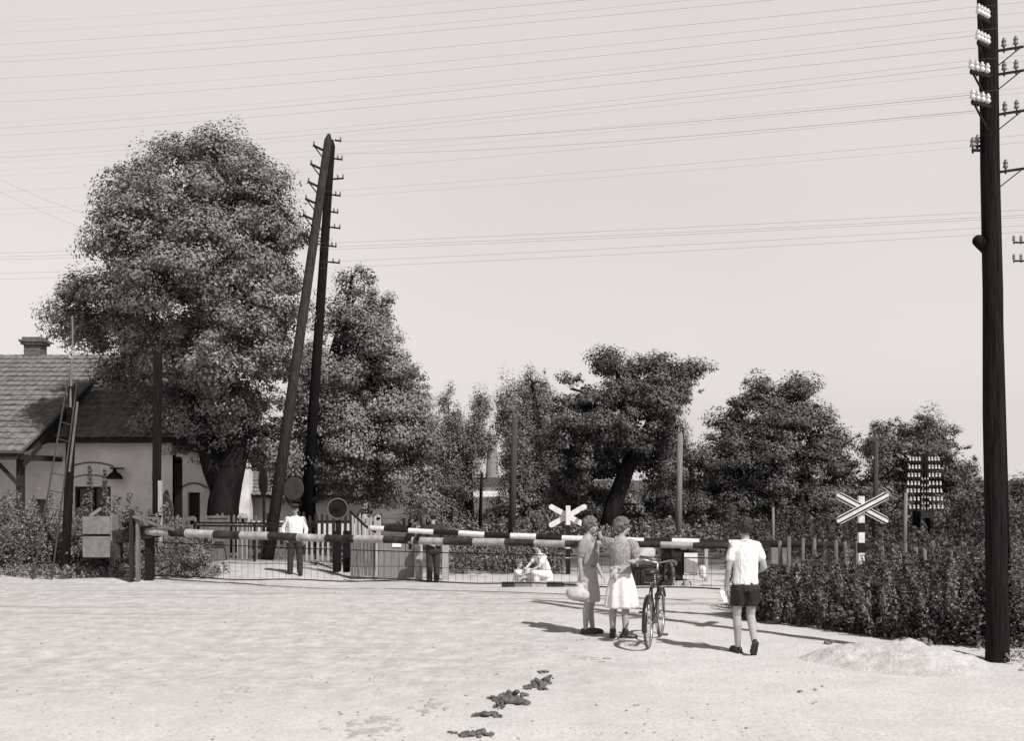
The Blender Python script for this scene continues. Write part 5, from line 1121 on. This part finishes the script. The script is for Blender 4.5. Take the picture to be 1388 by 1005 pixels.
# --- man in dark uniform and hat beyond the far boom, his back turned
kk = V((X(587, 27.6), 27.6, 0)); kk.z = ground_z(kk.x, kk.y)
m3 = mk('person', kk, (-.25, 1), 'man in dark uniform coat and brimmed hat standing with his back to the booms')
g = Geo(); torso(g, z0=.86, w=1.05); g.cap((0, -.01, 1.40), .056, (0, .0, 1.53), .052, 14); q, R = head(g, (0, .02, 1.61), .2, .05)
RSh, REl, RWr = V((.20, 0, 1.39)), V((.27, -.05, 1.12)), V((.20, -.17, .98)); LSh, LEl, LWr = V((-.20, 0, 1.39)), V((-.27, -.05, 1.12)), V((-.10, -.19, .96))
limb(g, [RSh, REl, RWr], [.052, .042, .028]); limb(g, [LSh, LEl, LWr], [.052, .042, .028]); hand(g, RWr, (-1, -.1, -.2), (0, .2, 1), (0, 1, 0), 1, .5); hand(g, LWr, (1, -.1, -.2), (0, .2, 1), (0, 1, 0), 1, .5)
body(m3, g, .008, M_skint); lface(m3, q, R, 1, M_haird)
g = Geo(); g.ell(q(0, -.02, .02), (.080, .09, .078), R, 14, 10); part('hair', blob(g, .01, 1, 'hair', M_haird), None, m3, local=True)
g = Geo(); g.loft([q(0, 0, .05).to_tuple() + (.135, .15), q(0, 0, .06).to_tuple() + (.132, .147), q(0, 0, .065).to_tuple() + (.092, .105), q(0, 0, .14).to_tuple() + (.084, .10), q(0, 0, .165).to_tuple() + (.06, .075)], 24); lpart('hat', g, M_unif, m3)
g = Geo(); g.loft([(0, 0, .72, .185, .145), (0, 0, .80, .190, .148), (0, 0, .96, .178, .135), (0, 0, 1.05, .172, .125), (0, 0, 1.2, .188, .128), (0, 0, 1.32, .20, .125), (0, -.005, 1.41, .165, .095), (0, -.01, 1.46, .078, .07)], 28, ripple=lambda i, a: 1 + .02 * math.sin(6 * a + i))
for S, E, W_ in ((RSh, REl, RWr), (LSh, LEl, LWr)): g.cap(S, .068, E, .056, 14); g.cap(E, .056, E.lerp(W_, .85), .042, 12)
cloth(m3, 'coat', g, M_unif, .010, 2)
g = Geo()
for sx in (-1, 1): g.loft([(sx * .09, .0, .05, .072, .085), (sx * .09, 0, .12, .074, .083), (sx * .09, .0, .48, .082, .09), (sx * .085, 0, .80, .095, .115)], 18, ripple=lambda i, a: 1 + .03 * math.sin(4 * a + i * 2))
cloth(m3, 'trousers', g, M_unif, .010, 2)
g = Geo(); g.loft([(0, 0, 1.0, .184, .136), (0, 0, 1.035, .184, .136)], 24); lpart('belt', g, M_leather, m3)
for sx in (-1, 1): shoe(m3, (sx * .09, .02, .085), (sx * .2, 1, 0), M_leather)

# --- woman crouching on the kerb and a small child by her, far side of the crossing
dd = 25.3; kk = V((X(737, dd), dd, 0)); kk.z = ground_z(kk.x, dd)
w3 = mk('person', kk, (-.85, -.5), 'dark-haired woman in white sitting on the kerb and leaning forward to a child')
g = Geo(); zc = .36
g.loft([(0, -.06, .22, .15, .12), (0, -.05, .32, .155, .125), (0, -.01, .46, .125, .10), (0, .06, .62, .14, .10), (0, .09, .70, .13, .085), (0, .10, .76, .055, .05)], 20)
g.cap((0, .11, .74), .045, (0, .15, .86), .043, 12); q, R = head(g, (0, .18, .93), 0.1, .35, .96)
RSh, REl, RWr = V((.165, .09, .69)), V((.20, .26, .50)), V((.10, .42, .42)); LSh, LEl, LWr = V((-.165, .09, .69)), V((-.21, .25, .48)), V((-.10, .42, .38))
limb(g, [RSh, REl, RWr], [.044, .036, .024]); limb(g, [LSh, LEl, LWr], [.044, .036, .024]); hand(g, RWr, (-.2, .9, -.3), (-1, 0, .2), (0, -.2, -1), .95, .5); hand(g, LWr, (.2, .9, -.3), (1, 0, .2), (0, -.2, -1), .95, .5)
for sx in (-1, 1): limb(g, [V((sx * .09, -.03, .26)), V((sx * .12, .34, .36)), V((sx * .11, .31, .24)), V((sx * .10, .26, .03))], [.08, .055, .05, .034])
for sx in (-1, 1):
    for c, r, RR in foot(g, V((sx * .10, .26, .055)), (0, 1, 0), .92): g.ell(c, r, RR, 10, 8)
body(w3, g, .008, M_skin); lface(w3, q, R, .96, M_haird); hair(w3, q, R, M_haird, .96, lumps=70, low=-.07, seed=11, vol=1.06)
g = Geo(); g.loft([(0, -.05, .33, .15, .125), (0, -.02, .44, .155, .125), (0, .03, .55, .158, .125), (0, .08, .66, .155, .105), (0, .095, .72, .13, .085), (0, .10, .76, .07, .06)], 24, ripple=lambda i, a: 1 + .03 * math.sin(6 * a + i))
for S, E in ((RSh, REl), (LSh, LEl)): g.cap(S, .068, S.lerp(E, .55), .066, 14)
cloth(w3, 'blouse', g, M_shirt, .010, 2)
g = Geo(); g.loft([(0, -.06, .14, .19, .17), (0, -.05, .26, .19, .165), (0, -.03, .38, .155, .135)], 24); g.cap((-.10, 0, .26), .11, (-.125, .33, .34), .085, 14); g.cap((.10, 0, .26), .11, (.125, .33, .34), .085, 14); g.cap((0, .05, .24), .12, (0, .30, .27), .10, 12); g.cap((-.11, .30, .3), .08, (-.11, .27, .16), .08, 12); g.cap((.11, .30, .3), .08, (.11, .27, .16), .08, 12)
cloth(w3, 'skirt', g, M_shirt, .010, 3)
for sx in (-1, 1): shoe(w3, (sx * .10, .26, .06), (0, 1, 0), M_brownl, 1.0)
dd = 25.3; kk = V((X(702, dd), dd, 0)); kk.z = ground_z(kk.x, dd)
ch = mk('person', kk, (.8, -.5), 'small fair child in a pale top sitting by the kerb, arms held out')
g = Geo(); g.loft([(0, -.02, .06, .10, .09), (0, -.02, .14, .105, .09), (0, 0, .28, .095, .075), (0, .01, .36, .09, .06), (0, .01, .40, .04, .04)], 18); g.cap((0, .01, .38), .032, (0, .02, .45), .034, 10); q, R = head(g, (0, .03, .52), 0, .1, .80)
RSh, LSh = V((.105, .01, .35)), V((-.105, .01, .35)); RWr, LWr = V((.07, .27, .30)), V((-.08, .27, .27)); RE, LE = V((.13, .14, .27)), V((-.13, .14, .26))
limb(g, [RSh, RE, RWr], [.03, .025, .018]); limb(g, [LSh, LE, LWr], [.03, .025, .018]); hand(g, RWr, (-.1, 1, 0), (-1, 0, .2), (0, 0, -1), .62, .4); hand(g, LWr, (.1, 1, 0), (1, 0, .2), (0, 0, -1), .62, .4)
for sx in (-1, 1): limb(g, [V((sx * .055, 0, .09)), V((sx * .08, .20, .17)), V((sx * .075, .25, .03))], [.05, .036, .025])
for sx in (-1, 1):
    for c, r, RR in foot(g, V((sx * .075, .25, .05)), (0, 1, 0), .62): g.ell(c, r, RR, 10, 8)
body(ch, g, .007, M_skin); lface(ch, q, R, .8); hair(ch, q, R, M_hairl, .8, lumps=60, low=-.05, seed=14, vol=1.05)
g = Geo(); g.loft([(0, -.02, .08, .115, .10), (0, -.02, .16, .115, .10), (0, 0, .28, .105, .085), (0, .01, .36, .095, .065), (0, .01, .39, .05, .045)], 20)
for S, E in ((RSh, RE), (LSh, LE)): g.cap(S, .042, S.lerp(E, .6), .042, 12)
cloth(ch, 'top', g, M_shirt, .009, 2)
g = Geo(); g.loft([(0, -.02, .04, .10, .09), (0, -.02, .12, .115, .10)], 18)
for sx in (-1, 1): g.cap((sx * .055, 0, .09), .06, (sx * .07, .12, .13), .05, 12)
cloth(ch, 'shorts', g, M_canvas, .009, 2)
# ------------------------------------------------------------------ cart, sand heap, droppings and other small things
dd = 26.0; zg = ground_z(X(900, dd), dd); ct = thing('box_cart', (X(905, dd), dd, zg), 'small box cart with slatted tray and pale panel waiting behind the barrier, right of the bicycle', 'cart')
ct["label"] = 'small two-wheeled box cart with slatted tray waiting beyond the booms, right of the bicycle'
def bx(px0, px1, py0, py1, y0, th): return ((X(px0, dd) + X(px1, dd)) / 2, y0 + th / 2, (Z(py0, dd) + Z(py1, dd)) / 2), (X(px1, dd) - X(px0, dd), th, Z(py0, dd) - Z(py1, dd))
g = Geo(); g.box(*bx(859, 897, 768, 800, dd, 1.3))
for i in range(9): g.box(*bx(860 + i * 4.1, 862.4 + i * 4.1, 769, 799, dd - .025, .02))
g.box(*bx(857, 899, 766, 770, dd - .05, .05)); g.box(*bx(857, 899, 798, 801, dd - .05, .05)); part('tray', g, M_woodd, ct, bevel=.006)
g = Geo(); c, s_ = bx(860, 896, 744, 769, dd + .1, 1.0); g.ell(c, (s_[0] * .52, .5, s_[2] * .62), None, 16, 10, jit=.04); g.box((c[0], c[1], c[2] - .08), (s_[0], .95, s_[2] * .7)); part('load', blob(g, .03, 3, 'load', M_canvas), None, ct)
g = Geo(); 
for b in ((896, 899, 742, 790), (910, 914, 742, 790)): g.box(*bx(*b, dd - .01, .06))
g.box(*bx(899, 910, 742, 745, dd - .01, .06)); g.box(*bx(899, 910, 756, 790, dd, .05)); g.box(*bx(896, 944, 740.5, 742.5, dd - .06, 1.0)); cb = part('cab_frame', g, M_woodd, ct)
g = Geo(); g.box(*bx(899, 910, 745, 756, dd + .03, .03)); part('window', g, M_glass, cb)
g = Geo(); g.box(*bx(914, 926, 746, 786, dd + .02, .9)); g.box(*bx(926, 945, 749, 780, dd - .04, .9)); part('side_panel', g, M_woodd, ct, bevel=.01)
g = Geo(); g.box(*bx(927, 945, 750, 779, dd - .055, .015)); part('pale_panel', g, M_plasterw, ct)
wc = V((X(905, dd), dd - .25, zg + .30)); g = Geo(); ax = (.35, 1, 0)
g.ringt(wc, .27, .04, (1, .22, 0), 32, 8); whl = part('wheel', g, M_rubber, ct, smooth=True)
g = Geo()
axv = V((1, .22, 0)).normalized(); u = axv.cross(V((0, 0, 1))).normalized()
for i in range(10): a = 2 * PI * i / 10; g.tube([wc, wc + (u * math.cos(a) + V((0, 0, 1)) * math.sin(a)) * .35], .014, 6)
g.tube([wc - axv * .08, wc + axv * .08], .05, 10); part('spokes', g, M_woodd, whl)
g = Geo(); g.ringt(wc, .33, .018, (1, .22, 0), 20, 6, 0, .2, 2.6); part('mudguard', g, M_whited, ct)
wc2 = wc + axv * -.9 + V((.0, .0, 0)); g = Geo(); wc2 = V((X(870, dd), dd + .7, zg + .30)); g.ringt(wc2, .27, .04, (1, .22, 0), 32, 8); whl = part('wheel', g, M_rubber, ct, smooth=True)
g = Geo(); g.box(*bx(914, 927, 798, 812, dd - .1, .03)); part('mud_flap', g, M_black, ct)
g = Geo(); g.box(*bx(927, 932, 787, 812, dd - .08, .1)); g.box(*bx(914, 934, 788, 796, dd, .5)); part('leg', g, M_whited, ct)
g = Geo(); g.ringt((X(932, dd), dd - .1, Z(795, dd)), .13, .015, (1, .4, 0), 16, 6, 0, -1.2, 1.6); part('hook', g, M_iron, ct)
g = Geo(); c = P(952, 772, 27.5); g.ell(c, (.10, .10, .10)); g.cap(c, .07, c + V((.01, 0, -.14)), .10, 12); me = blob(g, .012, 3, 'milestone', M_white); mo = part('white_stone', me, None); setp(mo, 'small rounded white marker stone beside the cart behind the boom', 'stone')
g = Geo(); g.box((X(957, 28), 28, (Z(745, 28) + ground_z(X(957, 28), 28)) / 2), (.09, .09, Z(745, 28) - ground_z(X(957, 28), 28))); solo('wooden_post', g, M_woodl, 'short pale square post standing behind the box cart', 'post', bevel=.01)

# heap of pale sand in front of the tarred pole
g = Geo(); n, m = 150, 90; vs, fs = [], []
from mathutils import noise as mn
hx0, hx1, hy0, hy1 = 3.3, 6.6, 12.0, 15.0
def heap_z(x, y):
    x2 = x + .12 * mn.noise(V((x * 1.7, y * 1.7, 1))); y2 = y + .12 * mn.noise(V((x * 1.7, y * 1.7, 5)))
    u = (x2 - 4.95) / (1.5 if x2 < 4.95 else 1.05); v = (y2 - 13.8) / (1.5 if y2 < 13.8 else .7)
    f = max(0, 1 - (u * u + v * v) ** .5); h = .30 * f ** 1.1 + .07 * max(0, 1 - ((x2 - 4.2) / .5) ** 2 - ((y2 - 13.9) / .5) ** 2)
    nz = abs(mn.noise(V((x * 2.6, y * 2.6, 7)))) * .05 + mn.noise(V((x * 7, y * 7, 3))) * .020 + mn.noise(V((x * 19, y * 19, 3))) * .012 + mn.noise(V((x * 45, y * 45, 3))) * .005
    return ground_z(x, y) - .035 + h + (nz - .012) * min(1, f * 3)
for j in range(m + 1):
    for i in range(n + 1):
        x = hx0 + (hx1 - hx0) * i / n; y = hy0 + (hy1 - hy0) * j / m; vs.append((x, y, heap_z(x, y)))
for j in range(m):
    for i in range(n): fs.append((j * (n + 1) + i, j * (n + 1) + i + 1, (j + 1) * (n + 1) + i + 1, (j + 1) * (n + 1) + i))
g.add(vs, fs); solo('sand_heap', g, M_sand, 'low flat heap of pale sand at the edge of the thicket near the tarred pole', 'heap', smooth=True)
def clod_set(name, spots, m, label, cat, sizes, group=None, flat=.6):
    g = Geo(); so_ = sorted(zip(spots, sizes))
    for ((pa, s0), (pb, s1)) in zip(so_[:-1], so_[1:]): ca, cb_ = onground(*pa), onground(*pb); g.cap(ca, .16 * s0 * ca.y / FP, cb_, .16 * s1 * cb_.y / FP, 8)
    for (px, py), s in zip(spots, sizes):
        c = onground(px, py); k = c.y / FP
        for _ in range(12):
            q = random.uniform(.15, .30) * s * k; x, y = random.gauss(0, .38) * s * k, random.gauss(0, .34) * s * k; hh = max(0, 1 - (x * x + y * y) / (s * k * .8) ** 2)
            g.ell(c + V((x, y, q * .3 + hh * s * k * flat * random.uniform(.1, .75))), (q * random.uniform(.8, 1.3), q * random.uniform(.8, 1.3), q * random.uniform(.6, 1.0)), None, 8, 6, jit=.15)
    me = blob(g, .0065, 1, name, m); o = part(name, me, None); 
    co = np.empty(len(me.vertices) * 3); me.vertices.foreach_get("co", co); co = co.reshape(-1, 3); c = V(((co[:, 0].min() + co[:, 0].max()) / 2, (co[:, 1].min() + co[:, 1].max()) / 2, co[:, 2].min())); me.transform(Matrix.Translation(-c)); o.location = c
    return setp(o, label, cat, group)
G_ = 'horse droppings on the road'
clod_set('horse_dropping', [(735, 913), (741, 913)], M_dung, 'smallest and farthest horse dropping on the road', 'dung', [8, 6], G_)
clod_set('horse_dropping', [(722, 932), (731, 930), (740, 926), (744, 921), (714, 935), (735, 936), (727, 927)], M_dung, 'long lumpy horse dropping just nearer than the farthest one', 'dung', [11, 13, 12, 9, 8, 9, 10], G_)
clod_set('horse_dropping', [(672, 950), (684, 955), (693, 952), (701, 945), (705, 955), (715, 955), (690, 944), (678, 946), (676, 960)], M_dung, 'biggest and tallest horse dropping in the middle of the row', 'dung', [12, 16, 16, 15, 13, 9, 12, 9, 10], G_)
clod_set('horse_dropping', [(648, 971), (657, 972), (667, 970), (676, 973)], M_dung, 'small low horse dropping just nearer than the biggest one', 'dung', [9, 12, 11, 8], G_)
clod_set('horse_dropping', [(612, 995), (628, 998), (640, 998), (652, 996), (663, 998)], M_dung, 'wide horse dropping nearest to the bottom edge', 'dung', [8, 13, 15, 14, 10], G_, .45)
for i, (px, py, w, hh) in enumerate(((588, 957, 44, 10), (515, 978, 48, 9), (506, 995, 70, 10), (320, 936, 34, 5), (795, 893, 44, 5))):
    g = Geo(); c = onground(px, py); k = c.y / FP
    for _ in range(26):
        x, y = random.gauss(0, .32), random.gauss(0, .32); g.ell(c + V((x * w * k, y * hh * k * 6, 0)), (w * k * random.uniform(.06, .18), hh * k * random.uniform(.5, 1.3), .010), None, 10, 6, jit=.15)
    me = blob(g, .014, 2, 'trodden_patch', M_wet); part('trodden_patch', me, None)
    o = bpy.data.objects[-1] if False else [x for x in C.objects if x.data == me][0]
    me.transform(Matrix.Translation(-c)); o.location = c
    setp(o, ('trodden flat grey patch left of the biggest dropping', 'upper of two trodden grey patches near the bottom edge left', 'lowest and widest trodden grey patch at the bottom edge', 'lone small grey patch on the left of the cobbles', 'faint grey patch in front of the two women')[i], 'stain', 'trodden patches on the road')
for i, (px, py, s_) in enumerate(((1120, 875, 8), (1131, 873, 9), (1208, 884, 11), (1216, 889, 9), (1240, 886, 9), (1250, 893, 13), (1258, 897, 9), (1180, 878, 6), (1085, 939, 5), (1104, 936, 4), (1226, 895, 7), (1195, 880, 6))):
    c0 = onground(px, py); o = clod_set('earth_clod', [(px, py)], M_soil, 'small dark clod of earth on the sand near the thicket', 'clod', [s_], 'earth clods on the sand')
    if hx0 < c0.x < hx1 and hy0 < c0.y < hy1: o.location.z = max(o.location.z, heap_z(o.location.x, o.location.y) - .02)
# loose pebbles and grit, far too many to count
g = Geo(); rp_ = random.Random(21)
for _ in range(1500):
    y = rp_.uniform(9.3, 24) ; x = rp_.uniform(-.47 * y, .3 * y); q = rp_.choice((.004, .005, .006, .007, .012)) * rp_.uniform(.7, 1.3)
    if x > 3.2 and y > 14: continue
    g.ell((x, y, ground_z(x, y) + q * .3 + .022 * mn.noise(V((x * .9, y * .9, 0)))), (q * rp_.uniform(.8, 1.5), q * rp_.uniform(.8, 1.5), q * .8), None, 6, 4, jit=.2)
setp(part('pebbles', g, mat('pebble', .30, .95, .6, 3), None), 'scattered grit and pebbles over the sandy road', 'pebbles', None, 'stuff')
